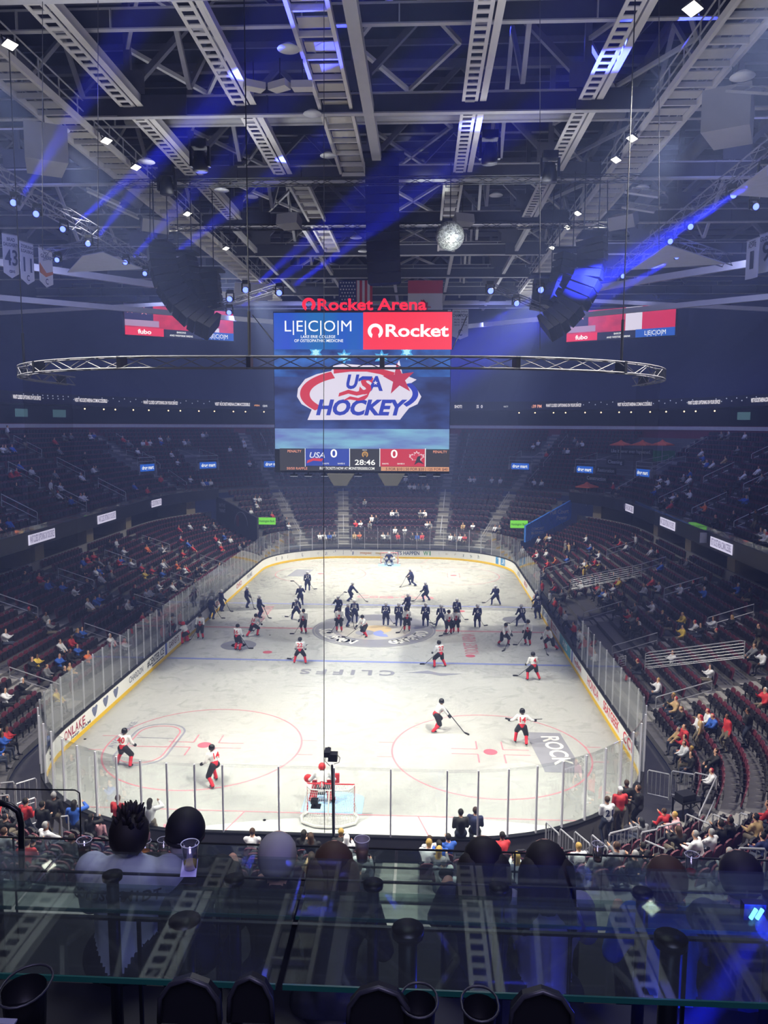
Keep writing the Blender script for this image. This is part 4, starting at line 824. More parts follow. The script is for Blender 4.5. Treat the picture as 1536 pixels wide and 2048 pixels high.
sctext('USA', 400, 1232, 34, 'dfe2f4', 92, shear=.25, dy=.1); band('team_flag', [(345, 1262), (380, 1248), (440, 1252)], [(340, 1280), (380, 1264), (430, 1268)], g_r, .11)
scr('team_leaf', [(1000+x*58, 1250-y*46) for x, y in LEAF], glow('leaf_outline', 'ead0d8'), .09); scr('team_leaf', [(1000+x*48, 1250-y*38) for x, y in LEAF], g_r, .1); scr('team_skater', [(985, 1290), (1005, 1240), (1025, 1235), (1020, 1260), (1045, 1285), (1010, 1275)], glow('skater', '20202a'), .12)
sctext('PENALTY', 266, 1208, 15, 'e8987c', 84, dy=.1); sctext('PENALTY', 1140, 1212, 15, 'e8987c', 84, dy=.1); sctext('0', 690, 1227, 14, 'e0b060', dy=.1); sctext('PERIOD', 688, 1201, 6, 'e0e0e0', dy=.1); rocket(None, 690, 1227, 19, glow('gold_ring', 'c09048'), .09, 'period_ring')
sctext('BUY TICKETS NOW AT MONSTERS5050.COM', 582, 1311, 16, 'f4f4f4', 330, dy=.1); sctext('50/50 RAFFLE', 282, 1311, 15, 'e09078', 125, dy=.1); rect('price_strip', 786, 1300, 1194, 1328, glow('price_orange', 'd89a72', .95), .08); sctext('5 FOR $10 | 50 FOR $20 | 125 FOR $40', 1000, 1316, 16, '5c2c1e', 370, .9, dy=.1)
for x in (598, 779, 331, 1052): rect('divider', x-2, 1190, x+2, 1300, glow('glow_f4f6fa', 'f4f6fa'), .1)
# arena name sign above it, own object
sg = thing('arena_sign', 'red glowing arena name sign standing on top of the scoreboard', 'sign', (0, SY, 21.3)); m_sr = glow('sign_red', 'f21f3e', 1.05)
def pz2(o): o.parent = sg; o.matrix_parent_inverse = Matrix.Translation(V((0, SY, 21.3))).inverted(); return o
pz2(text('Rocket Arena', K(728, 330), (1, 0, 0), (0, 0, 1), 66/3*(SY-CP.y)/FPX, m_sr, None, 640/3*(SY-CP.y)/FPX, .03, .06, name='sign_lettering'))
A = [K(*p) for p in ell(352, 326, 40, 40, -62, 242, 20)]; B = [K(*p) for p in ell(352, 326, 20, 22, -50, 230, 20)]; mb = MB()
n = len(A)
for i in range(n-1): mb.poly([A[i], B[i], B[i+1], A[i+1]], (0, .12, 0))
pz2(mb.obj('sign_ring', m_sr)); pz2(MB().box((.5, SY+.3, 21.3), (8.5, .1, .1)).box((-3, SY+.3, 21.0), (.08, .08, .8)).box((3, SY+.3, 21.0), (.08, .08, .8)).obj('sign_frame', m_black))
# speaker pods and lamps under the board
m_pod = mat('pod_beige', '45423b', .6)
for cx, t in ((548, 'dark beige wedge speaker pod under the scoreboard, below the clock side'), (850, 'dark beige wedge speaker pod under the scoreboard, below the red score')):
    p = atY(500+cx/3, 500+1372/3, SY); o = MB().add([(-.75, -.6, .3), (.75, -.6, .3), (.75, .6, .3), (-.75, .6, .3), (-.35, -.7, -.35), (.35, -.7, -.35), (.35, .3, -.35), (-.35, .3, -.35)], [(0, 1, 2, 3), (0, 4, 5, 1), (1, 5, 6, 2), (2, 6, 7, 3), (3, 7, 4, 0), (7, 6, 5, 4)]).obj('speaker_pod', m_pod, None, False, p); tag(o, t, 'speaker', 'speaker pods under the scoreboard')
    tag(MB().box((0, 0, .35), (.05, .05, .3)).obj('pod_bracket', m_black, o), None)
for cx, t in ((265, 'nearest the first penalty caption'), (350, 'under the USA score'), (450, 'next to the first speaker pod'), (650, 'between the two pods'), (925, 'just past the second pod'), (1035, 'under the maple leaf score'), (1120, 'nearest the last price')):
    p = atY(500+cx/3, 500+1350/3, SY+.5); o = MB().box((0, 0, 0), (.42, .3, .1)).box((0, 0, .15), (.08, .08, .25)).obj('strip_lamp', m_black, None, False, p); tag(o, 'small lamp under the scoreboard edge, '+t, 'lamp'); MB().box((0, -.02, -.06), (.4, .28, .02)).obj('lens', glow('soft_lens', 'cfd2e6', .8), o)
for (a, b) in (((15, 390), (145, 555)), ((1300, 400), (1215, 595))): tubeobj('guy_wire', [K(*a, -3), K(*b, -.1)], .03, m_black, 'dark slanting guy wire beside the scoreboard, '+('blue panel side' if a[0] < 100 else 'red panel side'), 'cable')
# ------------------------------------------------ corner screens
def cscreen(TL, TR, BR, BL_, DL, DR, label, left):
    a, b = at(*TL, DL), at(*TR, DR); z1 = (a.z+b.z)/2; a2, b2 = at(*BL_, DL), at(*BR, DR); z0 = (a2.z+b2.z)/2; A, B = V((a.x, a.y, 0)), V((b.x, b.y, 0)); X = (B-A); w = X.length; X.normalize(); N = X.cross(V((0, 0, 1))); h = z1-z0
    r = thing('corner_screen', label, 'screen', (*(A+B).xy/2, z0)); org = (A+B)/2+V((0, 0, z0)); R = Matrix((X, -N, V((0, 0, 1)))).transposed(); r.rotation_euler = R.to_euler()
    MB().box((0, .2, h/2), (w+.2, .3, h+.2)).obj('cabinet', m_black, r)
    def q(name, u0, u1, v0, v1, m, dy): MB().add([((u0-.5)*w, -dy, v0*h), ((u1-.5)*w, -dy, v0*h), ((u1-.5)*w, -dy, v1*h), ((u0-.5)*w, -dy, v1*h)], [(0, 1, 2, 3)]).obj(name, m, r)
    q('screen', 0, 1, 0, 1, glow('screen_dark', '1c1e30', .9), .02); q('picture', 0, 1, .25, 1, pic('flag_picture'+str(left), 'b02040', 'e03050', (.6, 1, .8), .9), .04)
    if left: q('picture', .0, .25, .5, 1, glow('pic_navy', '2a2550', .9), .06); q('picture', 0, .3, .3, .5, glow('pic_pale', 'a88ab0', .9), .05); q('picture', .82, .86, .25, .4, glow('pic_white', 'd8d0e8', .9), .06); S_ = ((.045, .82), (.17, .8))
    else: q('picture', 0, .21, .5, 1, glow('pic_navy', '2a2550', .9), .06); q('picture', 0, .28, .3, .5, glow('pic_pale', 'a88ab0', .9), .05); q('picture', .56, .71, .25, 1, glow('pic_white', 'd8d0e8', .9), .06); q('picture', .71, 1, .22, 1, glow('pic_red', 'c81e48', .9), .06); S_ = ((.03, .85), (.14, .83))
    for u, v in S_: MB().poly([((u-.5)*w+x*.5, -.08, v*h+y*-.5) for x, y in star(0, 0, 1, .42)]).obj('picture_star', glow('pic_star', 'f0a0b0', .9), r)
    ua = .34 if left else .3; q('sponsor', 0, ua, 0, .26, glow('fubo_red', 'e02848', .95), .07); q('sponsor', .7 if left else .655, 1, 0, .26, glow('lecom_side', '1f55b8', .95), .07)
    def tt(s, u, v, sz, wd=None, bold=.02): text(s, ((u-.5)*w, -.1, v*h), (1, 0, 0), (0, 0, 1), sz, glow('glow_f4f6fa', 'f4f6fa'), r, wd, bold, name='screen_lettering')
    tt('fubo', ua/2, .12, .5, 1.5, .04); tt('BARONS', .5, .17, .2); tt('AND WESTSIDE SIRENS', .5, .06, .2, 2.7); tt('L|E|C|O|M', .85 if left else .83, .12, .5, 2.3, 0)
cscreen((248, 604), (466, 627), (465, 685), (247, 666), 86.5, 93.5, 'wide corner video screen with a small red panel, beside the penalty box side line array', True)
cscreen((1135, 628), (1353, 603), (1353, 667), (1136, 687), 93.5, 86.5, 'wide corner video screen with a small red panel, beside the bench side line array', False)
# ------------------------------------------------ ribbon displays (lettering shines on the dark fascia)
def rib(s, px, py, d, zc, size, w, m, parent, bg=False):
    dr = ray(px, py); best = None
    for i in range(200, 1500):
        p = CP+dr*(i*.1); u, dd = inv(p.x, p.y)
        if dd > d: best = u; break
    x, y, nx, ny = st(best, d-.2 if w > 2 and d > 20 else d-.04); t = V((ny, -nx, 0)); o = text(s, (x, y, zc), t, (0, 0, 1), size, m, parent, w, .03, name='ribbon_lettering')
    return best, (x, y, nx, ny)
g_rib = glow('ribbon_glow', 'e8e4f4', 1.05); rb = tag(MB().box((0, 71, 18.0), (.1, .1, .02)).obj('ribbon_display', m_black), 'upper ribbon display carrying white captions around the far hall', 'display')
def zat(px, py, d):
    dr = ray(px, py)
    for i in range(200, 1600):
        p = CP+dr*(i*.1); u, dd = inv(p.x, p.y)
        if dd > d: return p.z
CAP, URL = 'WANT CLOSED CAPTIONING ON YOUR DEVICE?', 'VISIT ROCKETARENA.COM/ACCESSIBLE'
for px, s, wp in ((52, CAP, 52), (180, URL, 67), (320, CAP, 66), (464, URL, 70), (1128, CAP, 66), (1271, URL, 70), (1410, CAP, 62), (1532, URL, 60)):
    rib(s, px, 810, 25.6, 17.7, .42, 5.0, g_rib, rb)
for px, s, w, c in ((512, 'OPEN', 1.0, 'e8a060'), (535, 'cavs deal', 1.4, 'c8ccdc'), (917, 'SHOTS', 1.1, 'e8e4f4'), (952, 'SAVES  0', 1.9, 'e8e4f4'), (985, 'PLAYER', .9, 'c8ccdc'), (1010, 'PENALTY', .9, 'c8ccdc'), (1045, 'PENALTY', .9, 'c8ccdc'), (1072, '6:39 PM', 1.6, 'f0a890')): rib(s, px, 815, 25.6, 17.6, .42 if w > 1 else .22, w, glow('glow_'+c, c), rb)
for px, py in ((85, 0), (115, 0), (248, 0), (395, 0), (1203, 0), (1342, 0), (1475, 0)):
    dr = ray(px, 805); 
    for i in range(200, 1500):
        p = CP+dr*(i*.1); u, dd = inv(p.x, p.y)
        if dd > 25.6: break
    mb = MB()
    for a in range(5):
        for b in range(2): x, y, nx, ny = st(u+(a-2)*.42+b*.2, 25.54); mb.ball((x, y, 18.05-b*.3), .07, 6, 4)
    mb.obj('ribbon_dots', glow('dot_glow', '9aa0c0', .8), rb)
rl = tag(MB().box((0, 42, 7.2), (.1, .1, .02)).obj('ribbon_display', m_black), 'lower ribbon display on the club level fascia with white captions', 'display')
for px, py in ((83, 1080), (213, 1040), (313, 1013), (1256, 1024), (1335, 1055), (1442, 1100)):
    u, (x, y, nx, ny) = rib(CAP if px % 2 else URL, px, py, 11.08, 6.87, .5, 3.6, glow('panel_ink', '6a6488', .9), rl)
    R = Matrix.Rotation(math.atan2(ny, nx), 3, 'Z'); q = st(u, 11.07); MB().box((q[0], q[1], 6.87), (.03, 3.9, .72), R).obj('lit_panel', glow('ribbon_panel', 'd0ccea', .9), rl)
# terrace lamps
k = 0
for px in (170, 208, 231, 267, 298, 337, 361, 398, 429, 467, 491, 528, 1038, 1070, 1107, 1131, 1170, 1202, 1238, 1262, 1300, 1332, 1368, 1391, 1429):
    dr = ray(px, 829)
    for i in range(200, 1500):
        p = CP+dr*(i*.1); u, dd = inv(p.x, p.y)
        if dd > 26.6: break
    o = MB().ball((0, 0, 0), .09, 8, 5).obj('terrace_lamp', glow('lamp_amber', 'ffd9a0', 4), None, False, (p.x, p.y, 16.75)); k += 1
    tag(o, 'small warm lamp glowing under the upper ribbon display, '+ORD[(k-1) % 12]+(' from the hall edge' if px < 700 else ' past the scoreboard'), 'lamp', 'terrace lamps'); MB().tube([(0, 0, .08), (0, 0, .34)], .015, 5).obj('lamp_cord', m_black, o)
# screens seen in the suites
for px, py, t in ((40, 816, 'far edge of the terrace above the penalty box stands'), (117, 820, 'second terrace bay above the penalty box stands'), (1490, 828, 'terrace bay on the bench side')):
    dr = ray(px, py)
    for i in range(200, 1500):
        p = CP+dr*(i*.1); u, dd = inv(p.x, p.y)
        if dd > 30.6: break
    x, y, nx, ny = st(u, 30.5); tag(MB().box((x, y, 16.2), (.08, 1.9, .9), Matrix.Rotation(math.atan2(ny, nx), 3, 'Z')).obj('television', glow('tv_glow', '4a6a78', .6)), 'small glowing television in the '+t, 'television')
# ------------------------------------------------ bodies
def ik(a, b, l1, l2, pole):
    a, b = V(a), V(b); d = b-a; L = min(d.length, (l1+l2)*.999); n = d.normalized(); x = (l1*l1-l2*l2+L*L)/(2*L); h = math.sqrt(max(0, l1*l1-x*x))
    p = V(pole); p = (p-n*p.dot(n)).normalized(); return a+n*x+p*h, a+n*L
def capsule(mb, p, q, r0, r1, n=10):
    p, q = V(p), V(q); d = (q-p); L = d.length or 1e-3; t = d/L if d.length else V((0, 0, 1)); pts = []; rs = []
    for k in (-.98, -.8, -.45, 0): pts.append(p+t*r0*k); rs.append(r0*math.sqrt(1-k*k))
    for k in (0, .45, .8, .98): pts.append(q+t*r1*k); rs.append(r1*math.sqrt(1-k*k))
    mb.tube(pts, rs, n)
def body(name, caps, vox, mats, smooth=True):
    """one continuous skin over capsules; caps = (p, q, rp, rq, zone)"""
    mb = MB()
    for p, q, a, b, z in caps: capsule(mb, p, q, a, b)
    me = mb.mesh('tmp'); o = bpy.data.objects.new('tmp', me); COL.objects.link(o)
    m = o.modifiers.new('r', 'REMESH'); m.mode = 'VOXEL'; m.voxel_size = vox
    s = o.modifiers.new('s', 'SMOOTH'); s.factor = .5; s.iterations = 2
    dg = bpy.context.evaluated_depsgraph_get(); out = bpy.data.meshes.new_from_object(o.evaluated_get(dg)); bpy.data.objects.remove(o); bpy.data.meshes.remove(me)
    out.name = name; n = len(out.polygons); c = np.empty(n*3, np.float32); out.polygons.foreach_get('center', c); c = c.reshape(n, 3)
    best = np.full(n, 1e9); zone = np.zeros(n, int)
    for p, q, a, b, z in caps:
        p, q = np.array(p), np.array(q); d = q-p; t = np.clip(((c-p)@d)/max(d@d, 1e-9), 0, 1); dist = np.linalg.norm(c-(p+t[:, None]*d), axis=1)-(a+(b-a)*t)
        k = dist < best; best[k] = dist[k]; zone[k] = z
    out.materials.clear()
    for mm in mats: out.materials.append(mm)
    out.polygons.foreach_set('material_index', zone.astype(np.int32)); out.polygons.foreach_set('use_smooth', [smooth]*n); out.update(); return out
def skeleton(hip=.93, hy=0, lean=.1, side=0, fl=(-.16, 0), fr=(.16, 0), hl=(-.3, .2, .95), hr=(.3, .2, .95), head=(0, 0), turn=0, bulk=1, hockey=False, kneeout=.15, fz=.09, foot=(.0, .2), skirt=0, hair=0, hat=0, arms=True, shy=0):
    """zones: 0 skin 1 top 2 trousers 3 socks 4 shoes 5 hair 6 trim"""
    C = []; H = V((0, hy, hip)); T = H+V((math.sin(side)*.5, math.sin(lean)*.52, math.cos(lean)*.5)); B = bulk
    up = (T-H).normalized()
    C += [(H+up*.02, H+up*.2, .15*B, .145*B, 6 if hockey else 1), (H+up*.16, H+up*.36, .15*B, .17*B, 1), (H+up*.34+V((-.07, 0, 0)), H+up*.43+V((-.09, 0, 0)), .13*B, .1*B, 1), (H+up*.34+V((.07, 0, 0)), H+up*.43+V((.09, 0, 0)), .13*B, .1*B, 1)]
    if not hockey: C[0] = (*C[0][:4], 1)
    C += [(H+V((-.08, 0, -.02)), H+V((.08, 0, -.02)), .14*B, .14*B, 2)]
    neck = T+V((0, 0, .0)); hd = neck+V((head[0], .03+head[1], .17)); C += [(T-up*.03, hd-V((0, 0, .06)), .06, .055, 0), (hd+V((0, .02, -.05)), hd+V((0, .0, .05)), .08, .1, 0), (hd+V((0, .1, -.01)), hd+V((0, .115, -.02)), .02, .018, 0)]
    if hair or hat or True: C += [(hd+V((0, -.02, .04)), hd+V((0, -.015, .06)), .108, .1, 5)]
    if hair: C += [(hd+V((0, -.06, .03)), hd+V((0, -.1, -.05-.1*hair)), .1, .075, 5)]
    for s, f, h in ((-1, fl, hl), (1, fr, hr)):
        hp = H+V((s*.1, 0, -.03)); an = V((f[0], f[1], fz)); kn, an = ik(hp, an, .45*1.0, .46, (s*kneeout, 1, .12)); bt = .135 if hockey else .1
        C += [(hp, kn, bt*B, (.11 if hockey else .07)*B, 2), (kn, an, (.085 if hockey else .065), (.075 if hockey else .045), 3 if hockey else 2)]
        fd = V((foot[0]*s+math.sin(turn)*0, foot[1], 0)); C += [(an-V((0, .03, .03)), an+fd-V((0, 0, .05)), .055, .042, 4)]
        sh = T+V((s*.19*B, shy, -.04)); el, hn = ik(sh, V(h), .29, .26, (s*.35, -.8, -.5)); C += [(sh, el, .085*B, .065*B, 1), (el, el.lerp(hn, .85), .065*B, .05*B, 1), (hn, hn+(hn-el).normalized()*.07, .045, .035, 0)]
    return [(tuple(a), tuple(b), c, d, e) for a, b, c, d, e in C], dict(H=H, T=T, up=up, head=hd)
m_skin = mat('skin', 'c99a80', .6, noise=.05); m_skin2 = mat('skin_dark', '7a5240', .6, noise=.05)
def pm(n, h, r=.7): return mat('cloth_'+n, h, r, noise=.06, scale=8)
CAN = [m_skin, pm('white_jersey', 'ececec'), pm('black_pants', '1c1e26'), pm('red_socks', 'd8283a'), m_black, m_black, pm('red_trim', 'cf2c3c')]
USA = [m_skin, pm('navy_jersey', '222c5e'), pm('navy_pants', '1e2750'), pm('navy_socks', '2a356c'), m_black, m_black, pm('navy_trim', '28326a')]
m_hw = mat('helmet_white', 'e8e8ee', .3, noise=0); m_hk = mat('helmet_black', '17181e', .3, noise=0); m_glove = mat('hockey_glove', '20242e', .6)
m_shaft = mat('stick_shaft', '2a2a30', .4); m_blade = mat('stick_blade', '18181c', .5); m_sk = mat('skate_blade', 'c8ccd4', .2, .9, noise=0)
POSES = {   # skeleton arguments, stick (top hand, blade)
 'stand': (dict(hip=.98, lean=.1, fl=(-.17, .02), fr=(.17, -.02), hl=(-.3, .3, .98), hr=(.26, .28, .98)), ((-.1, .34, 1.08), (.55, .55, .03))),
 'glide': (dict(hip=.86, lean=.5, fl=(-.3, .12), fr=(.24, -.25), hl=(-.24, .62, .86), hr=(.28, .6, .78)), ((-.2, .6, .95), (.7, 1.25, .03))),
 'stride': (dict(hip=.84, lean=.45, side=.1, fl=(-.34, -.32), fr=(.2, .18), hl=(-.32, .42, .85), hr=(.3, .55, .82)), ((.3, .5, .95), (-.75, 1.1, .03))),
 'wide': (dict(hip=.88, lean=.28, fl=(-.36, .05), fr=(.36, -.05), hl=(-.3, .4, .9), hr=(.32, .4, .88)), ((.3, .42, 1.0), (-.6, .9, .03))),
 'reach': (dict(hip=.88, lean=.22, fl=(-.3, .1), fr=(.22, -.22), hl=(-.56, .25, 1.05), hr=(.6, .3, 1.08)), ((.7, .3, 1.15), (-.5, .5, .95))),
 'raise': (dict(hip=.96, lean=.1, fl=(-.2, .02), fr=(.2, -.02), hl=(-.3, .25, 1.0), hr=(.3, .3, 1.25)), ((.3, .3, 1.25), (-.5, .1, 2.1))),
}
PM = {}
def helmet_mb(c, cage=True):
    mb = MB(); c = V(c)
    mb.lathe([(.001, .15), (.07, .14), (.12, .09), (.137, .02), (.135, -.05), (.12, -.07)], c+V((0, -.01, .02)), 14)
    return mb
def num(o, s, m, back=True, T=None, H=None, size=.26):
    c = H.lerp(T, .62); up = (T-H).normalized(); bk = V((1, 0, 0)).cross(up)
    text(s, c+bk*.222, (1, 0, 0), up, size, m, o, None, .035, name='jersey_number')
p_rednum, p_whitenum = pm('red_number', 'c8202f'), pm('white_number', 'eeeeee')
def player(px, py, team, pose, rz, number, label, stick=True, scale=1.0, mirror=False):
    key = (team, pose); g, stk = POSES[pose]
    if key not in PM:
        C, J = skeleton(hockey=True, bulk=1.12, fz=.13, foot=(.02, .17), **g); PM[key] = (body('body', C, .03, CAN if team == 'C' else USA), C, J)
    me, C, J = PM[key]; p = atZ(px, py, 0); n = 'hockey_player'
    r = thing(n, label, 'person', (p.x, p.y, 0), rz, 'players in white' if team == 'C' else 'players in navy'); r.scale = (scale,)*3
    link('body', me, r); helmet_mb(J['head']).obj('helmet', m_hk if team == 'C' else m_hw, r, True)
    for c in [c for c in C if c[4] == 4]: a, b = V(c[0]), V(c[1]); MB().bar(a+V((0, -.04, -.055)), b+V((0, .04, -.045)), .012, .06).obj('skate_blade', m_sk, r)
    for c in [c for c in C if c[4] == 0][3:]: a, b = V(c[0]), V(c[1]); mb = MB(); capsule(mb, a-(b-a).normalized()*.06, b, .065, .07, 8); mb.obj('glove', m_glove, r, True)
    if number: num(r, number, p_rednum if team == 'C' else p_whitenum, True, J['T'], J['H'])
    if team == 'C':
        c = J['H'].lerp(J['T'], .55); up = J['up']; f = V((0, 1, 0)); MB().poly([c-V((1, 0, 0)).cross(up)*.21+V((-y*.13, 0, 0))+up*(x*.13) for x, y in LEAF][::-1]).obj('jersey_crest', p_rednum, r)
    if stick:
        a, b = V(stk[0]), V(stk[1]); d = (b-a).normalized(); e = a-d*.25; mb = MB(); mb.bar(e, b, .035, .025); mb.k = 1; q = V((1 if b.x > a.x else -1, .4, 0)).normalized()
        mb.bar(b+V((0, 0, .03)), b+q*.3+V((0, 0, .03)), .03, .08); o = mb.obj('hockey_stick', [m_shaft, m_blade], None, False, (p.x, p.y, 0)); o.rotation_euler = (0, 0, rz); o.scale = (scale,)*3
        tag(o, 'dark hockey stick held by '+label.replace('player in a ', 'the ').replace('hockey ', '')[:80], 'hockey stick', 'hockey sticks'); w = o['label'].split(); o['label'] = ' '.join(w[:16])
PL = [
 (615, 1182, 'U', 'stand', .1, '37', 'player in a navy jersey number 37 standing alone before the far left circle'.replace('left', 'penalty box side')),
 (699, 1202, 'U', 'glide', -1.2, '', 'player in a navy jersey bent forward on the far red script'),
 (825, 1171, 'U', 'stride', 1.6, '', 'player in a navy jersey skating nearest the far goal'),
 (853.6, 1203, 'U', 'wide', 1.0, '', 'player in a navy jersey just behind the far blue line, past the red script'),
 (992, 1210.5, 'U', 'wide', .3, '', 'player in a navy jersey in a wide stance by the far circle, bench side'),
 (601, 1212, 'U', 'raise', .4, '', 'player in a navy jersey holding a stick up behind number 16'),
 (518, 1236, 'U', 'stand', -.9, '', 'player in a navy jersey standing by the red ice lettering near penalty box side'),
 (593, 1240, 'U', 'wide', .2, '16', 'player in a navy jersey number 16 reaching for a stick with wide legs'),
 (677, 1236, 'U', 'raise', 2.9, '', 'player in a navy jersey behind a white player, stick pointing up'),
 (694, 1253.5, 'U', 'stand', -1.5, '', 'player in a navy jersey seen sideways beside number 18'),
 (709, 1246, 'U', 'stand', 0, '18', 'player in a navy jersey number 18 with back turned'),
 (771.6, 1251.7, 'U', 'stand', 0, '27', 'player in a navy jersey number 27 standing on the centre logo'),
 (797, 1253.5, 'U', 'stand', -.1, '31', 'player in a navy jersey number 31 standing on the centre logo'),
 (816.5, 1232, 'U', 'stand', .8, '', 'player in a navy jersey behind the centre group between numbers 31 and 5'),
 (851, 1253.5, 'U', 'stand', 0, '5', 'player in a navy jersey number 5 beside the centre logo'),
 (882, 1254, 'U', 'wide', 0, '11', 'player in a navy jersey number 11 with elbows out'),
 (913, 1243, 'U', 'stand', -.2, '3', 'player in a navy jersey number 3 behind two white players'),
 (954.6, 1256, 'U', 'stand', 0, '6', 'player in a navy jersey number 6 standing apart'),
 (1043, 1253.5, 'U', 'wide', .2, '15', 'player in a navy jersey number 15 near the bench side boards'),
 (1076, 1238, 'U', 'stand', .3, '21', 'player in a navy jersey number 21 against the bench side boards'),
 (1074, 1224, 'U', 'stand', 1.2, '', 'player in a navy jersey half hidden behind number 21 at the boards'),
 (493, 1216, 'U', 'stand', -1.2, '', 'player in a navy jersey nearest the blue line at the penalty box side boards'),
 (441.7, 1223, 'U', 'stand', -.8, '21', 'player in a navy jersey with number by the penalty box side boards'),
 (422.7, 1239, 'U', 'stand', -.4, '', 'player in a navy jersey leaning at the penalty box side boards beside a goalie'),
 (507, 1273, 'C', 'stride', -.4, '16', 'player in a white jersey number 16 striding near the red ice lettering'),
 (608, 1266, 'C', 'stand', 2.9, '', 'player in a white jersey with a maple leaf on the centre line, penalty box side'),
 (678.6, 1263, 'C', 'stand', 3.1, '', 'player in a white jersey facing the camera beside the centre logo'),
 (730, 1273, 'C', 'glide', 2.4, '', 'player in a white jersey bent low on the centre logo'),
 (813.6, 1262, 'C', 'stand', 3.2, '', 'player in a white jersey with maple leaf between numbers 31 and 5'),
 (896.7, 1268, 'C', 'stand', 3.3, '', 'player in a white jersey standing before number 11'),
 (912, 1265.6, 'C', 'stand', 3.0, '', 'player in a white jersey standing before number 3'),
 (1006.8, 1290, 'C', 'glide', 3.6, '', 'player in a white jersey skating bent over red ice lettering'),
 (1056, 1290, 'C', 'stand', 2.6, '', 'player in a white jersey upright near the bench side boards with long stick'),
 (1101, 1299, 'C', 'stride', 2.2, '', 'player in a white jersey closest to the bench side bench boards'),
 (600, 1328, 'C', 'wide', .1, '22', 'player in a white jersey number 22 on the near blue line'),
 (880, 1335, 'C', 'wide', .5, '27', 'player in a white jersey number 27 on the near blue line'),
 (401.7, 1277, 'C', 'stand', 3.1, '', 'player in a white jersey facing out beside the red padded goalie'),
 (475, 1301, 'C', 'stand', -.3, '16', 'player in a white jersey standing on the round ice mark'),
 (1067, 1361, 'C', 'wide', .3, '4', 'player in a white jersey number 4 inside the near blue line'),
 (1043, 1488, 'C', 'reach', -.1, '14', 'player in a white jersey number 14 with arms spread by the grey block mark'),
 (872, 1462, 'C', 'glide', -1.25, '', 'player in a white jersey skating with stick forward above the near circle'),
 (247, 1533, 'C', 'wide', -.2, '40', 'player in a white jersey number 40 on the rink shaped ice mark'),
 (430, 1567, 'C', 'stride', .9, '14', 'player in a white jersey hunched near the faceoff dot, penalty box side'),
]
for P_ in PL: player(*P_, stick=P_[0] not in (247, 430))
# goalies: crouching bodies with pads, blocker and catching glove
def goalie(x, y, rz, mats, padm, label, s=1.0, z=0):
    C, J = skeleton(hip=.72, lean=.5, fl=(-.36, .1), fr=(.36, .1), hl=(-.5, .45, .75), hr=(.5, .45, .75), hockey=True, bulk=1.25, fz=.12, foot=(.02, .15)); me = body('body', C, .035, mats)
    r = thing('goalie', label, 'person', (x, y, z), rz, 'goalies'); link('body', me, r); r.scale = (s,)*3; helmet_mb(J['head']).obj('mask', padm, r, True)
    for q in (-1, 1): MB().add([(q*.36-.15, .14, .05), (q*.36+.15, .14, .05), (q*.36+.15, .3, .08), (q*.36-.15, .3, .08), (q*.24-.13, .2, .82), (q*.24+.13, .2, .82), (q*.24+.13, .36, .78), (q*.24-.13, .36, .78)], [(0, 3, 2, 1), (4, 5, 6, 7), (0, 1, 5, 4), (1, 2, 6, 5), (2, 3, 7, 6), (3, 0, 4, 7)]).obj('leg_pad', padm, r)
    MB().box((.54, .55, .75), (.24, .1, .36)).obj('blocker', padm, r); mb = MB(); mb.ball((-.54, .52, .78), .17, 10, 7, (1, .6, 1)); mb.obj('catching_glove', padm, r, True)
    MB().bar((.5, .6, .8), (.1, .75, .05), .04, .05).bar((.1, .75, .06), (-.3, .78, .06), .04, .1).obj('goalie_stick', m_blade, None, False, (x, y, z)).rotation_euler = (0, 0, rz); o = bpy.data.objects[-1]
    return r
def fixstick(lab):
    for o in COL.objects:
        if o.name.startswith('goalie_stick') and 'label' not in o: tag(o, lab, 'hockey stick', 'goalie sticks')
m_redpad = mat('red_pad', 'd42a30', .6); m_wpad = mat('white_pad', 'e0e2ea', .6)
goalie(0, 26.5, PI, USA, m_wpad, 'navy goalie in white pads crouching in the far goal'); fixstick('goalie stick of the navy goalie in the far goal')
goalie(-.45, -26.35, .1, CAN, m_redpad, 'white goalie with red pads crouching before the near goal', 1.05); fixstick('goalie stick of the goalie before the near goal')
p = atZ(374, 1286, 0); goalie(p.x, p.y, 1.3, CAN, m_redpad, 'goalie in red pads bending at the penalty box side boards'); fixstick('goalie stick of the goalie at the penalty box side boards')
# pucks
for k, (px, py, t) in enumerate(((170, 1478, 'by the penalty box side boards'), (529, 1640, 'behind the near goal line'), (540, 1270, 'near the centre logo'), (1009, 1298, 'under the bent white player'), (697, 1246, 'beside number 18'))):
    p = atZ(px, py, .013+ZI); tag(MB().lathe([(.001, -.013), (.06, -.013), (.06, .013), (.001, .013)], n=12).obj('puck', m_black, None, False, p), 'black puck lying on the ice '+t, 'puck', 'pucks')
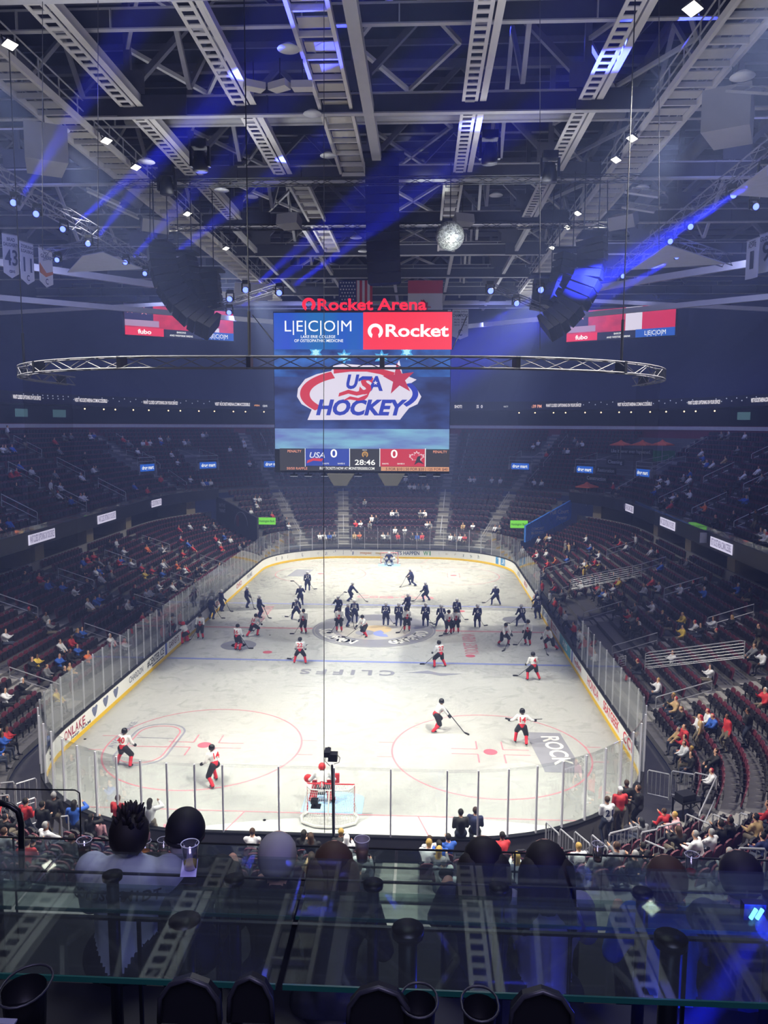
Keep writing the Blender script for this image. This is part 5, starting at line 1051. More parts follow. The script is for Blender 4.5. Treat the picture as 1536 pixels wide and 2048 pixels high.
# goals
def goal(x, y, s, label):
    r = thing('goal_net', label, 'goal', (x, y, 0), 0 if s > 0 else PI, 'goals'); m_gr = mat('goal_red', 'cf2a36', .4, noise=0); m_gw = mat('goal_cord', 'e6e6e2', .8)
    MB().tube([(-.915, 0, 0), (-.915, 0, 1.22), (.915, 0, 1.22), (.915, 0, 0)], .03, 8).obj('goal_frame', m_gr, r)
    base = [(-.915, 0), (-1.1, .35), (-1.0, .8), (-.5, 1.08), (0, 1.12), (.5, 1.08), (1.0, .8), (1.1, .35), (.915, 0)]; top = [(-.915, 0), (-.85, .25), (-.7, .45), (-.35, .5), (0, .5), (.35, .5), (.7, .45), (.85, .25), (.915, 0)]
    MB().tube([(x_, y_, .06) for x_, y_ in base], .055, 6).obj('base_skirt', m_gw, r); MB().tube([(x_, y_, 1.2) for x_, y_ in top], .025, 6).tube([(0, .5, 1.2), (0, 1.1, .06)], .03, 6).obj('rear_frame', m_gw, r)
    mb = MB()
    def L_(P, t): t *= len(P)-1; k = min(int(t), len(P)-2); f = t-k; return V((P[k][0]*(1-f)+P[k+1][0]*f, P[k][1]*(1-f)+P[k+1][1]*f, 0))
    for i in range(41):
        a, b = L_(base, i/40), L_(top, i/40); a.z = .06; b.z = 1.2; mb.bar(a, b, .008, .008)
        c = b.copy(); c.y = 0; mb.bar(b, c, .006, .006)
    for j in range(1, 13):
        P = []
        for i in range(17): a, b = L_(base, i/16), L_(top, i/16); a.z = .06; b.z = 1.2; P.append(a.lerp(b, j/13))
        for a, b in zip(P, P[1:]): mb.bar(a, b, .006, .006)
    mb.obj('cord_mesh', m_gw, r); return r
goal(0, 27.13, 1, 'red framed goal at the far end'); goal(0, -27.13, -1, 'red framed goal with white cord at the near end')
for dx, h, t in ((-.45, 'c03040', 'red bottle'), (-.2, 'd8d8dc', 'white bottle')):
    o = MB().lathe([(.001, 0), (.04, 0), (.042, .16), (.02, .2), (.02, .25), (.001, .26)], n=12).obj('water_bottle', mat('bottle_'+h, h, .4), None, True, (dx-.1, -27.5, 1.22)); tag(o, t+' standing on top of the near goal', 'bottle', 'goal bottles'); MB().lathe([(.001, .25), (.02, .25), (.018, .28), (.001, .29)], n=8).obj('cap', m_black, o)
# pole camera behind the near goal
p = atY(667, 1660, -31.0); q = atY(664, 1530, -31.0); r = thing('robotic_camera', 'small black camera rig on a tall thin pole behind the near goal', 'camera', (p.x, -31.0, .35))
L0 = lambda x, y: V(atY(x, y, -31.0))-V((p.x, -31.0, .35))
MB().tube([(0, 0, 0), L0(666, 1600), L0(664, 1530)], .04, 8).obj('pole', m_black, r)
MB().box(L0(666, 1513), (.3, .3, .24)).obj('pan_head', m_black, r); mb = MB(); mb.box(L0(655, 1505), (.2, .42, .17)); mb.tube([L0(655, 1505)+V((0, .2, 0)), L0(655, 1505)+V((0, .33, 0))], .06, 10); mb.obj('camera_body', m_black, r); MB().tube([L0(672, 1508), L0(680, 1515), L0(678, 1525), L0(668, 1528)], .012, 5).tube([L0(652, 1510), L0(650, 1522), L0(660, 1532)], .012, 5).obj('cable_loop', m_black, r); MB().box(L0(667, 1600), (.1, .1, .16)).obj('clamp', m_black, r)
tubeobj('camera_cable', [atY(649, 1665, -31.2), atY(648, 1500, -31.0), atY(648, 1200, -30.9), atY(647, 900, -30.9), atY(648, 716, -30.55)], .012, m_black, 'thin dark cable falling from the net truss to the pole camera', 'cable')
g2 = thing('goal_camera', 'small camera box with short mast fixed behind the near net', 'camera', atY(629, 1562, -28.9)); g2.location.z = 1.12
MB().box((0, 0, .3), (.26, .2, .16)).obj('camera_body', m_black, g2); MB().tube([(0, 0, .1), (0, 0, .25)], .03, 6).box((.05, 0, .1), (.35, .3, .05)).obj('mount', m_black, g2); 
# ------------------------------------------------ murals, signs, portals, railings in the stands
def quad(P, th, name, m, parent=None): a, b, c, d = [V(p) for p in P]; n = (b-a).cross(d-a).normalized(); return MB().poly([a, b, c, d], n*-th).obj(name, m, parent), (b-a).normalized(), n
def wallsign(A, B, zs, label, m, lines, name='mural_wall'):
    """A, B plan points; zs = (zA0, zA1, zB0, zB1)"""
    a0, b0, b1, a1 = V((*A, zs[0])), V((*B, zs[2])), V((*B, zs[3])), V((*A, zs[1])); X = V((B[0]-A[0], B[1]-A[1], 0)); w = X.length; X.normalize(); N = V((X.y, -X.x, 0))
    o = MB().poly([a0, b0, b1, a1], -N*.25).obj(name, m); tag(o, label, 'wall')
    for s, u, z, sz, h, wd in lines: text(s, V((A[0], A[1], 0))+X*(w*u)+N*.03+V((0, 0, z)), X, (0, 0, 1), sz, tcol(h), o, wd, .02, name='mural_lettering')
    return o, X, N, w
zz = lambda px, py, x, y: (lambda d: CP.z+d.z*((math.hypot(x-CP.x, y-CP.y))/math.hypot(d.x, d.y)))(ray(px, py))
AR, BR_ = (14.9, 29.2), (20.6, 33.3)
o, X, N, w = wallsign(AR, BR_, (zz(1057, 1085, *AR), zz(1057, 1052, *AR), zz(1141, 1037, *BR_), zz(1141, 1000, *BR_)), 'blue sloping wall with white lettering beside the far stand', mat('mural_blue', '3a7fe0', .5), [('Full Court', .72, 5.3, .5, 'e8eef8', 2.9), ('Power', .78, 4.6, .5, 'e8eef8', 1.7), ('COMCAST', .25, 3.6, .3, 'dfe8f8', 1.9), ('BUSINESS', .25, 3.15, .3, 'dfe8f8', 1.9)])
mb = MB()
for k in range(5):
    u = .1+k*.18; c = V((AR[0], AR[1], 0))+X*(w*u)+N*.015; mb.bar(c+V((0, 0, 2.3+k*.5)), c+X*1.2+V((0, 0, 4.4+k*.4)), .02, .06); mb.bar(c+X*1.2+V((0, 0, 2.3+k*.5)), c+V((0, 0, 4.4+k*.4)), .02, .06)
mb.obj('mural_pattern', tcol('3f86d8'), o)
AL, BL2 = (-20.6, 33.3), (-14.9, 29.2)
o, X, N, w = wallsign(AL, BL2, (zz(436, 1045, *AL), zz(436, 992, *AL), zz(512, 1100, *BL2), zz(512, 1036, *BL2)), 'dark sloping wall reading IN THE PAINT beside the far stand', mat('mural_dark', '2b2b33', .6), [('IN THE', .16, 5.6, .42, 'c8cad2', 1.1), ('PAINT', .16, 5.0, .42, 'c8cad2', 1.1)])
mb = MB(); c0 = V((AL[0], AL[1], 0))+N*.02
for i in range(24):
    a, b = PI*i/24, PI*(i+1)/24; f = lambda t: c0+X*(w*.62+1.1*math.cos(t))+V((0, 0, 3.6+1.5*math.sin(t))); mb.bar(f(a), f(b), .02, .05)
mb.obj('mural_arc', tcol('c8cad2'), o); MB().poly([c0+X*(w*.5+p_)+V((0, 0, 3.4+q_)) for p_, q_ in ((0, 0), (.5, 0), (.5, 1.2), (0, 1.4))]).obj('mural_block', tcol('7a2438'), o)
for x0, y0, x1, y1, t in ((517, 1035, 551, 1049, 'bright green lit Huntington Bank sign beside the IN THE PAINT wall'), (1021, 1041, 1055, 1056, 'bright green lit Huntington Bank sign beside the blue sloping wall')):
    a, b = at(x0, y0, 86), at(x1, y1, 86); o = MB().box(((a.x+b.x)/2, a.y, (a.z+b.z)/2), (b.x-a.x, .2, a.z-b.z)).obj('lit_sign', glow('green_sign', '7ee03a', .9)); tag(o, t.replace('Huntington Bank', 'bank'), 'sign', 'green bank signs')
    text('Huntington Bank', ((a.x+b.x)/2, a.y-.12, (a.z+b.z)/2), (1, 0, 0), (0, 0, 1), .26, tcol('1c3818'), o, 1.75, .02)
m_pgrey = mat('portal_grey', '8d8a92', .7)
for k, (u, d) in enumerate(VOM):
    x, y, nx, ny = st(u, d); R = Matrix.Rotation(math.atan2(ny, nx), 3, 'Z'); z = zC(d); lab = ['beside the first club stairs of the penalty box side', 'over the far corner stairs of the penalty box side', 'half hidden by the scoreboard', 'just past the scoreboard', 'over the far corner stairs of the bench side', 'nearest on the bench side'][k]
    r = thing('vomitory_portal', 'grey entrance portal, '+lab, 'portal', (x, y, z-1.6), math.atan2(ny, nx)-PI/2, 'club entrance portals')
    MB().box((-1.45, 1.9, 1.5), (.22, 4.2, 2.6)).box((1.45, 1.9, 1.5), (.22, 4.2, 2.6)).box((0, 3.95, 1.9), (3.0, .2, 3.6)).box((0, .05, 2.55), (3.1, .2, .5)).obj('side_wall', m_pgrey, r)
    MB().box((0, 1.9, .95), (2.7, 3.6, .05)).obj('opening_shade', m_black, r)  # black sheet standing in for the shade inside the entrance
    MB().tube([(-1.5, 0, 2.8), (-1.5, 0, 3.7), (1.5, 0, 3.7), (1.5, 0, 2.8)], .035, 6).tube([(-1.5, 0, 3.25), (1.5, 0, 3.25)], .025, 6).tube([(-1.5, 0, 3.7), (-1.5, 4, 4.4), (-1.5, 4, 3.5)], .03, 6).tube([(1.5, 0, 3.7), (1.5, 4, 4.4), (1.5, 4, 3.5)], .03, 6).obj('guard_rail', m_rail, r)
    s = MB().box((0, -.1, 2.55), (2.3, .12, .78)).obj('lit_sign', glow('drug_blue', '1d5ccc', .9), r); text('drug mart', (0, -.18, 2.55), (1, 0, 0), (0, 0, 1), .42, glow('glow_f4f6fa', 'f4f6fa'), s, 2.0, .03)
def surf(px, py, dz=0, lim=None):
    dr = ray(px, py)
    for i in range(150, 1500):
        p = CP+dr*(i*.1); u, d = inv(p.x, p.y); uu = u % PER
        if d < 0: 
            if p.z < dz: return p, 'ice', u, d
            continue
        if UM_R < uu < UM_L and d < 11.3: z = max(0, zE(max(d, 1.5))) ; t = 'end'
        elif NL < uu < NR: z = zN(d) if d > 1.4 else 0; t = 'near'
        elif d < 12.4: z = max(0, zA(d)); t = 'lower'
        else: z = zC(d); t = 'club'
        if t == 'lower' and d > 11 and False: continue
        if d >= 11.2 and t != 'end' and UM_L-PER*0 and p.z < 6.3 and d > 12.4: return None
        if d > 11.4 and not P5 < uu < PER: z = zC(max(d, 11.4)); t = 'club'
        if t == 'club' and p.z < 6.2: return None
        if p.z < z+dz: return p, t, u, d
    return None
# branding covers and little canopies in the far corner of the club level
for px, py, s, wd in ((1216, 941, 'Restoration', 2.6), (1197, 957, 'Construction', 3.0), (1234, 924, 'Cleaning', 2.2), (1265, 903, 'Like it never even happened.', 6.0)):
    h = surf(px, py, .9)
    if h:
        p = h[0]; x, y, nx, ny = st(h[2], h[3]-.3); t = V((ny, -nx, 0)); R = Matrix.Rotation(math.atan2(ny, nx), 3, 'Z'); o = MB().box((x, y, p.z), (.06, wd+.5, .75), R).obj('seat_banner', mat('seat_cover', '20262a', .8)); tag(o, 'dark cover over club seats lettered '+s.split()[0], 'banner', 'lettered seat covers'); q = st(h[2], h[3]-.35); text(s, (q[0], q[1], p.z), t, (0, 0, 1), .42, tcol('c9ced6'), o, wd, .02)
for k, (px, py) in enumerate(((1242, 889), (1285, 889), (1325, 889), (1174, 973))):
    h = surf(px, py, 2.2); 
    if h: 
        p = h[0]; r = thing('small_canopy', 'small orange roofed canopy in the far club corner, '+['nearest the scoreboard', 'middle one of the row', 'beside the green block', 'lowest, above the ledge'][k], 'canopy', (p.x, p.y, p.z-2.2), 0, 'orange canopies')
        MB().lathe([(.02, 2.75), (.35, 2.5), (1.3, 2.2), (1.32, 2.1)], n=4).obj('roof', mat('canopy_orange', 'd8603c', .6), r); MB().tube([(0, 0, 0), (0, 0, 2.5)], .04, 6).obj('pole', m_rail, r)
h = surf(1328, 905, 1); p = h[0]; tag(MB().box((p.x, p.y, p.z-.4), (2.2, .8, 1.2)).obj('green_block', mat('green_block', '2f7a4a', .6)), 'green counter block under the orange canopies', 'counter')
# barriers of upright bars
def barrier(p0, p1, h, label, group='steel barriers of upright bars', gap=.16, solid=False, n=None):
    a, b = V(p0), V(p1); mb = MB(); d = V((0, 0, h)); L = (b-a).length; mb.tube([a-d, a-V((0, 0, .06)), a.lerp(b, .04), a.lerp(b, .96), b-V((0, 0, .06)), b-d], .03, 6); mb.tube([a-d*.92, b-d*.92], .02, 5)
    if solid:
        for k in range(1, n): mb.tube([a-d*(k/n), b-d*(k/n)], .022, 5)
    else:
        for k in range(1, int(L/gap)): q = a.lerp(b, k*gap/L); mb.tube([q, q-d*.92], .012, 4)
    return tag(mb.obj('steel_barrier', m_rail), label, 'barrier', group)
c6 = lambda x, y: (900+x*.41406, 1280+y*.41406)
BZ = 1.75
for k, (a, b, h, t) in enumerate((((465, 880), (525, 935), .95, 'first step barrier at the near glass corner'), ((533, 912), (597, 968), .95, 'second step barrier at the near glass corner'), ((603, 925), (675, 985), .95, 'third step barrier at the near glass corner'), ((685, 940), (762, 1005), .95, 'fourth step barrier at the near glass corner'), ((770, 935), (910, 900), 1.1, 'wide barrier in front of a person in a grey hoodie'),
        ((925, 930), (1000, 915), 1.0, 'short barrier beside the red hooded child'), ((1000, 905), (1115, 880), 1.05, 'sloping barrier behind the red-clad child'), ((957, 628), (1062, 650), 1.05, 'upright barrier beside the near corner glass'), ((1072, 632), (1180, 650), 1.05, 'upright barrier second from the near corner glass'), ((1182, 640), (1268, 660), 1.0, 'upright barrier third from the near corner glass'),
        ((1140, 840), (1255, 890), 1.1, 'sloping barrier above the seated grey beanie person'), ((1270, 840), (1395, 900), 1.1, 'second sloping barrier on the bench corner steps'), ((1400, 835), (1530, 880), 1.1, 'third sloping barrier on the bench corner steps'), ((1395, 1005), (1525, 1010), .9, 'bright barrier at the edge of the loge, lowest of all'), ((940, 968), (1040, 1010), .9, 'curved barrier with a red light beside a seated person'))):
    z = BZ if a[1] > 700 else 1.4; z = 3.4 if a[0] == 1395 else z; barrier(atZ(*c6(*a), z), atZ(*c6(*b), z), h, 'silver '+t)
barrier(atZ(*c6(1290, 655), 2.0), atZ(*c6(1205, 840), 1.5), .9, 'silver double handrail sloping down beside the black equipment', gap=9)
c3_ = lambda x, y: (1024+x/3, 780+y/3)
barrier(atZ(*c3_(355, 1130), 2.6), atZ(*c3_(780, 1045), 4.4), 1.0, 'long silver railing of level bars along the bench walkway', solid=True, n=6)
barrier(atZ(*c6(945, 62), 2.4), atZ(*c6(1425, 0), 4.2), 1.0, 'long silver railing of level bars crossing the lower seats', solid=True, n=6)
barrier(atZ(*c6(815, 85), 1.6), atZ(*c6(850, 75), 1.9), 1.0, 'short silver railing of level bars beside the bench glass', solid=True, n=7)
c4 = lambda x, y: (x/3, 1250+y/3)
for a, b, t in (((0, 950), (82, 940), 'silver barrier at the very edge, penalty box corner'), ((92, 955), (215, 918), 'silver barrier beside the seated camera operator'), ((0, 1025), (52, 1020), 'low silver barrier below the folded red seats'), ((95, 1075), (212, 1035), 'silver barrier behind the person in a red 13 jersey'), ((365, 1150), (408, 1145), 'short silver barrier beside the long haired person')):
    barrier(atZ(*c4(*a), 1.9), atZ(*c4(*b), 1.9), 1.0, t)
for s, a, b, c, d in (('penalty box', (45, 850), (132, 895), (1, 1), 0), ):
    pass
# ------------------------------------------------ people in the stands
CW = {'w': ('white', 'dcdce2'), 'r': ('red', 'c03038'), 'b': ('blue', '2f5cb8'), 'n': ('navy', '1f2a58'), 'k': ('black', '16171d'), 'g': ('grey', '77787f'), 'p': ('pink', 'd8a0a8'), 'o': ('orange', 'e0703c'), 't': ('tan', 'b89a70'), 'y': ('yellow', 'd8b84c')}
TOPM = {k: pm('top_'+v[0], v[1]) for k, v in CW.items()}; m_jean = pm('jeans', '343a4e'); m_kh = pm('khaki', '6e6558'); m_dkp = pm('dark_trousers', '1a1b22')
HAIR = [('black hair', pm('hair_black', '17130f')), ('brown hair', pm('hair_brown', '3c281c')), ('blonde hair', pm('hair_blonde', 'b0904c')), ('grey hair', pm('hair_grey', '8f8e90')), ('a white cap', pm('cap_white', 'dedee2')), ('a dark cap', pm('cap_dark', '20222c')), ('a red cap', pm('cap_red', 'b8283a'))]
SP = {}
def specmesh(kind, vox):
    k = (kind, vox)
    if k in SP: return SP[k]
    if kind[0] == 's':
        v = int(kind[1]); g = [dict(lean=-.05, hl=(-.12, .3, .68), hr=(.12, .32, .68)), dict(lean=.3, hl=(-.1, .45, .75), hr=(.14, .42, .72), head=(.02, .02)), dict(lean=.05, hl=(-.2, .25, .7), hr=(.1, .35, 1.05), side=.08), dict(lean=0, hl=(-.1, .35, .95), hr=(.1, .35, .95), head=(-.03, .03), hair=1)][v]
        C, J = skeleton(hip=.56, hy=-.1, fl=(-.14, .38), fr=(.16, .34), fz=.08, kneeout=.1, bulk=1.05, **g)
    else:
        v = int(kind[1]); g = [dict(hl=(-.3, .05, .85), hr=(.28, .1, .88), lean=.02), dict(hl=(-.15, .3, 1.15), hr=(.15, .32, 1.15), lean=.08), dict(hl=(-.28, .1, .85), hr=(.2, .35, 1.5), lean=.03, hair=1.4)][v]
        C, J = skeleton(hip=.92, fl=(-.13, 0), fr=(.14, .05), fz=.08, bulk=1.05, **g)
    SP[k] = body('person', C, vox, [m_skin, TOPM['g'], m_dkp, m_dkp, m_black, HAIR[0][1], TOPM['g']]); return SP[k]
PEOPLE = []
def person(x, y, z, rz, kind, top, hair, label, grp, bottom=None, sc=1.0, vox=None, name='person'):
    dist = (V((x, y, z))-CP).length; me = specmesh(kind, vox or (.04 if dist < 32 else .065)); o = link(name, me, None, (x, y, z)); o.rotation_euler = (0, 0, rz); o.scale = (sc,)*3
    for i, m in ((0, m_skin2 if (int(abs(x*7+y*3)) % 6 == 0) else m_skin), (1, top if not isinstance(top, str) else TOPM[top]), (2, bottom or [m_dkp, m_jean, m_kh][int(abs(x*10)) % 3]), (3, m_dkp), (5, hair), (6, TOPM['g'])):
        o.material_slots[i].link = 'OBJECT'; o.material_slots[i].material = m
    tag(o, label, 'person', grp); return o
SEATS = np.array([a[:3] for a in ALL]); taken = set(); rp = random.Random(11)
def spectator(px, py, col, stand=False, hair=None):
    h = surf(px, py, 1.25 if stand else .85)
    if not h or h[1] == 'ice': return
    p, t, u, d = h
    hi = hair if hair is not None else rp.choice([0, 0, 1, 1, 2, 3, 4, 5, 6 if col != 'r' else 1])
    if stand:
        rows = {'end': RE, 'lower': RA, 'club': RC_, 'near': RA[:9]}[t]; k = min(range(len(rows)), key=lambda i: abs(rows[i]-d)); dd = rows[k]+.18; x, y, nx, ny = st(u, dd); z = {'end': zE, 'lower': zA, 'club': zC, 'near': zN}[t](rows[k]); r = math.atan2(-ny, -nx)-PI/2+rp.uniform(-.6, .6)
        PEOPLE.append([x, y, z, r, 'p'+str(rp.randrange(3)), col, hi, t, k, u]); return
    dd = np.linalg.norm(SEATS-np.array(p-V((0, 0, .7))), axis=1)
    for i in np.argsort(dd)[:6]:
        if i not in taken: break
    if dd[i] > 3: return
    taken.add(int(i)); x, y, z, r, t, k, u = ALL[i]; PEOPLE.append([x, y, z, r+rp.uniform(-.3, .3), 's'+str(rp.randrange(4)), col, hi, t, k, u])
L1 = """70 250 w!|140 290 k!|20 370 w|50 375 g|85 365 b|40 500 r|130 475 b|160 480 w|165 515 r|295 560 w!|330 580 w|355 530 g|120 600 k|390 635 w|420 650 b|490 665 w|525 665 w|510 540 w|355 330 r|400 290 g|440 290 g|540 285 w|570 290 b|355 375 g|520 400 k!|565 490 w|585 490 g|740 310 r|770 325 g|870 320 r|905 330 w|880 325 w|950 290 w|975 320 b|1000 290 g|1110 320 w|1130 330 g|1210 275 w|1240 280 g|1365 350 w|1485 330 w|1510 330 w|830 385 w|1030 400 w|1075 450 w|1130 540 w|1205 560 w|1245 560 b|1265 565 w|975 540 r!|835 600 b|870 600 r|1500 450 w|1470 740 w|1245 840 w|1300 830 g|20 880 p|60 870 k|110 880 b
685 915 w!|665 935 k|765 985 w|920 920 k|1075 840 r|1120 820 w|910 965 o|1000 970 w|1095 910 r|1120 930 b|1150 950 r|1105 990 r|1300 900 r|1320 925 w|1335 885 b|1385 905 w|1355 960 r|1450 960 g|1480 950 k|460 1030 b|540 1030 r|580 1010 r|605 1045 g|735 1040 r|760 1035 b|800 1055 w|840 1070 r|870 1070 r|955 1050 w|985 1040 g|1050 1050 o|990 1095 b|1100 1085 w|1125 1075 r|1215 1070 g|1320 1070 g|500 1095 k|590 1110 w|620 1100 b|655 1110 g|680 1075 g|870 1110 y|150 1130 k|120 1120 k|205 1130 r|300 1190 b|340 1180 n|375 1185 b|430 1215 w|565 1165 k|600 1160 w|590 1260 b|530 1295 w|575 1270 b|740 1290 w|775 1275 n|690 1330 k|840 1380 r|880 1340 g|905 1240 w|930 1230 w|990 1195 w|1030 1190 w|855 1215 k|20 1270 b|190 1340 k|220 1340 g|75 1490 w|300 1430 g|435 1470 n|475 1450 b|440 1515 r|960 1240 g|1060 1150 g|1150 1170 k|1205 1100 k"""
L3 = """150 345 w|170 345 w|240 340 g|320 370 g|340 370 w|375 310 g|400 320 g|435 320 w|130 565 w|170 565 w|190 400 r|1235 290 g|1270 290 g|1385 290 w|1120 390 w|1130 420 b|1175 440 w|1200 440 b|1225 445 w|1330 380 g|1280 430 t|1050 520 b|1055 555 w|905 540 w|950 550 w|990 550 g|620 570 r!|660 600 k|850 590 w|850 620 b|1020 650 k|1050 645 w|955 660 w|1120 720 o|910 745 r|870 740 k|1310 580 k|1345 580 k|1440 510 w|1410 510 w|1470 530 g|1390 640 k|1385 680 b|1410 660 b|1230 790 k|1350 760 k|1450 760 k!|1475 880 g|1500 900 w|1530 890 w
450 895 w|230 890 w|200 890 t|150 915 w|205 940 k|225 975 w|310 930 g!|345 940 t!|385 940 k|460 960 b|515 985 w|490 990 k|280 1030 o|345 1030 b|500 1040 r|530 1060 y|555 1060 k|430 1050 w|400 1080 k|450 1075 y!|465 1060 y|475 1130 k!|570 1080 k|590 1130 k|610 1200 w|655 1150 r|635 1170 y|700 1130 k|625 900 k|650 920 r|670 950 w|750 890 w!|80 960 w|140 1000 w|115 1000 r|200 1050 r|145 1060 g|170 1090 g|130 1130 g|215 1220 r|240 1260 g|410 1230 r|430 1170 w|450 1280 w|510 1250 b|540 1200 g|830 980 w|850 1000 k|870 1070 b|820 1160 r|850 1190 w|875 1200 w|960 1210 w|760 1195 k|745 1310 g|830 1310 w|600 1330 k|1065 1190 k|1105 1150 k|1130 1220 b|1000 980 k|1020 1050 g|1200 1010 g|1145 1390 w|1050 1400 y|1125 1410 w|1300 1400 k|1060 1450 y|770 1400 k|925 1360 k|980 1420 k|1140 1450 k|1430 1460 k!|1210 1470 k!|1310 1210 b|1370 1240 k|460 1440 r|350 1400 k|1450 1210 g|700 1440 k|610 1380 k|480 1330 k|560 1290 g|540 1420 g|670 1250 k|380 1330 g|320 1170 k!|260 1180 g"""
L2 = """865 100 w|885 100 w|855 60 w|910 110 g|930 95 g|955 95 w|1190 70 w|1215 70 w|1340 55 w|1375 75 w|20 160 w|45 165 w|35 205 w|775 245 w|798 245 g|930 245 g|958 245 w|705 260 k|690 270 w|660 290 g|620 190 g|590 300 r|610 310 w|200 295 g|230 300 w|115 245 r|970 310 w|985 305 g|800 330 w|835 335 w|1170 320 t|1210 320 w|1320 320 w|1330 340 g|410 410 w|440 408 b|465 412 g|495 410 w|540 412 t|575 395 o|730 415 w|745 415 g|805 400 r|880 415 k|905 415 b|955 412 r|1060 408 w|1100 405 g|1130 408 w|1165 405 r"""
L6 = """925 130 k|1040 105 w|1265 175 w|1500 95 w|1440 60 g|985 260 w|1000 300 k|1050 330 t|1090 370 k|1180 400 w!|1205 400 t!|1250 370 w|1300 390 b|1355 400 r!|1400 390 k!|1530 270 r|1010 620 k|1100 600 k|1145 570 w|1240 590 k|1225 660 w|980 510 t|965 540 r|1045 470 r!"""
L4 = """410 150 w|375 180 k|465 165 b|490 200 o|355 215 b|300 320 g|425 310 k|460 290 t|425 425 y|145 250 k|185 255 y|210 360 k|15 430 w|685 120 w|720 105 w|115 780 b|150 740 b|10 620 g|20 680 r"""
for L, f in ((L1, lambda x, y: (x/3, 780+y/3)), (L3, c3_), (L2, lambda x, y: (500+x*.3646, 940+y*.3646)), (L6, c6), (L4, c4)):
    for e in L.replace('\n', '|').split('|'):
        a, b, c = e.split(); spectator(*f(float(a), float(b)), c[0], len(c) > 1)
# the near rows behind the goal glass
c2 = lambda x, y: (500+x/2.56, 1560+y/2.56)
for e in '310 300 n 5|250 330 k 0|360 345 k 1|430 320 k 2|490 300 k 0|510 350 w 4|835 345 w 1|920 350 b 0|995 370 b 0|1285 350 r 0|620 440 g 3|750 450 w 4|830 410 w 2|945 430 g 2|970 500 g 3|700 520 k 0|560 470 k 0|1330 470 w 2|400 480 t 1|860 520 w 4|690 420 g 1|1150 440 k 1|1220 520 b 0'.split('|'):
    a, b, c, d = e.split(); px, py = c2(float(a), float(b)); spectator(px, py, c, False, int(d))
for e in '1040 960 k 1|1130 990 w 3|1190 960 w 3|1275 940 k 0|1320 940 k 0|1510 930 t 5|1530 860 r 1|985 1040 k 0|800 1060 g 1|900 1070 k 3|1040 1110 k 0|1090 890 p 2|835 910 g 5|640 1050 w 2|700 1090 g 1|1400 1080 g 3|1470 1000 n 0'.split('|'):
    a, b, c, d = e.split(); spectator(*c6(float(a), float(b)), c, False, int(d))
for e in '30 1220 k 5|20 1140 r 0|220 960 k 0|60 1290 g 1|170 1380 r 1|260 1330 k 0|330 1260 w 3|430 1330 k 0|1230 1330 b 1|1290 1320 w 1'.split('|'):
    a, b, c, d = e.split(); spectator(*c4(float(a), float(b)), c, False, int(d))
from collections import defaultdict
PEOPLE.sort(key=lambda P_: (V(P_[:3])-CP).length); FARP = PEOPLE[212:]; PEOPLE = PEOPLE[:212]
G = defaultdict(list)
for P_ in PEOPLE:
    t, k, u = P_[7:10]; P_.append(('standing ' if P_[4][0] == 'p' else '')+'person in %s top, %s, ' % (CW[P_[5]][0], HAIR[P_[6]][0])+where(t, k, u)); G[P_[10]].append(P_)
for lab, Q in G.items():
    Q.sort(key=lambda P_: (V(P_[:3])-CP).length)
    for i, P_ in enumerate(Q):
        w = lab.split(); l = lab if len(Q) == 1 else ' '.join(w[:14])+(', nearest' if i == 0 else ', farther')+(' again' if i > 1 else '')
        person(*P_[:4], P_[4], P_[5], HAIR[P_[6]][1], ' '.join(l.split()[:16]), 'spectators, '+where(*P_[7:10]), sc=rp.uniform(.93, 1.03))
FM = MB(); fmats = []
for x, y, z, r, kind, col, hi, *_ in FARP:
    me = specmesh(kind, .065); R = Matrix.Rotation(r, 3, 'Z'); o = V((x, y, z)); mm = [m_skin, TOPM[col], [m_dkp, m_jean, m_kh][int(abs(x*10)) % 3], m_dkp, m_black, HAIR[hi][1], TOPM['g']]; ids = []
    for m in mm:
        if m not in fmats: fmats.append(m)
        ids.append(fmats.index(m))
    n = len(FM.v); FM.v += [tuple(R@v.co+o) for v in me.vertices]
    for p_ in me.polygons: FM.f.append(tuple(i+n for i in p_.vertices)); FM.m.append(ids[p_.material_index])
if FARP: tag(FM.obj('distant_spectators', fmats, None, True), 'scattered tiny spectators in the far and upper stands', 'crowd', None, 'stuff')
# standing people close to the near glass, measured one by one
def stander(px, py, col, hair, label, kind='p0', rz=0, D=None, z=.3, bottom=None, lettering=None, sc=1.0):
    """px, py: waist in the photograph; stands on a floor of height z"""
    p = atZ(px, py, z+.95); o = person(p.x, p.y, z, rz, kind, col, HAIR[hair][1], label, 'people standing near the glass', bottom, sc, .03)
    if lettering: s, h, sz = lettering; text(s, (0, -.2, 1.22), (1, 0, 0), (0, 0, 1), sz, tcol(h), o, None, .03, name='jersey_number')
    return o
stander(*c6(760, 860), 'w', 1, 'person in a white and blue jersey number 21 leaning at the near corner boards', 'p1', .2, lettering=('21', '202c60', .25)); stander(*c6(822, 810), 'r', 4, 'person in a red hooded top and white cap at the near corner boards', 'p1', .1); stander(*c6(850, 775), 'k', 1, 'person in dark clothes just past the red hooded person at the boards', 'p0', -.3)
stander(*c6(915, 800), 'k', 1, 'photographer in black aiming a camera beside the near corner boards', 'p1', 1.2); p = atZ(*c6(1025, 860), 1.2); person(p.x, p.y, .35, .4, 's2', 'r', HAIR[1][1], 'child in red with an arm raised on the corner walkway', 'people near the corner walkway', None, .9)
stander(*c6(52, 925), 'k', 0, 'standing person in a black hood and jeans filming at the near glass', 'p1', .1, bottom=m_jean); stander(*c6(120, 915), 'n', 1, 'standing man in navy beside the black hooded person at the near glass', 'p1', -.2, bottom=m_dkp)
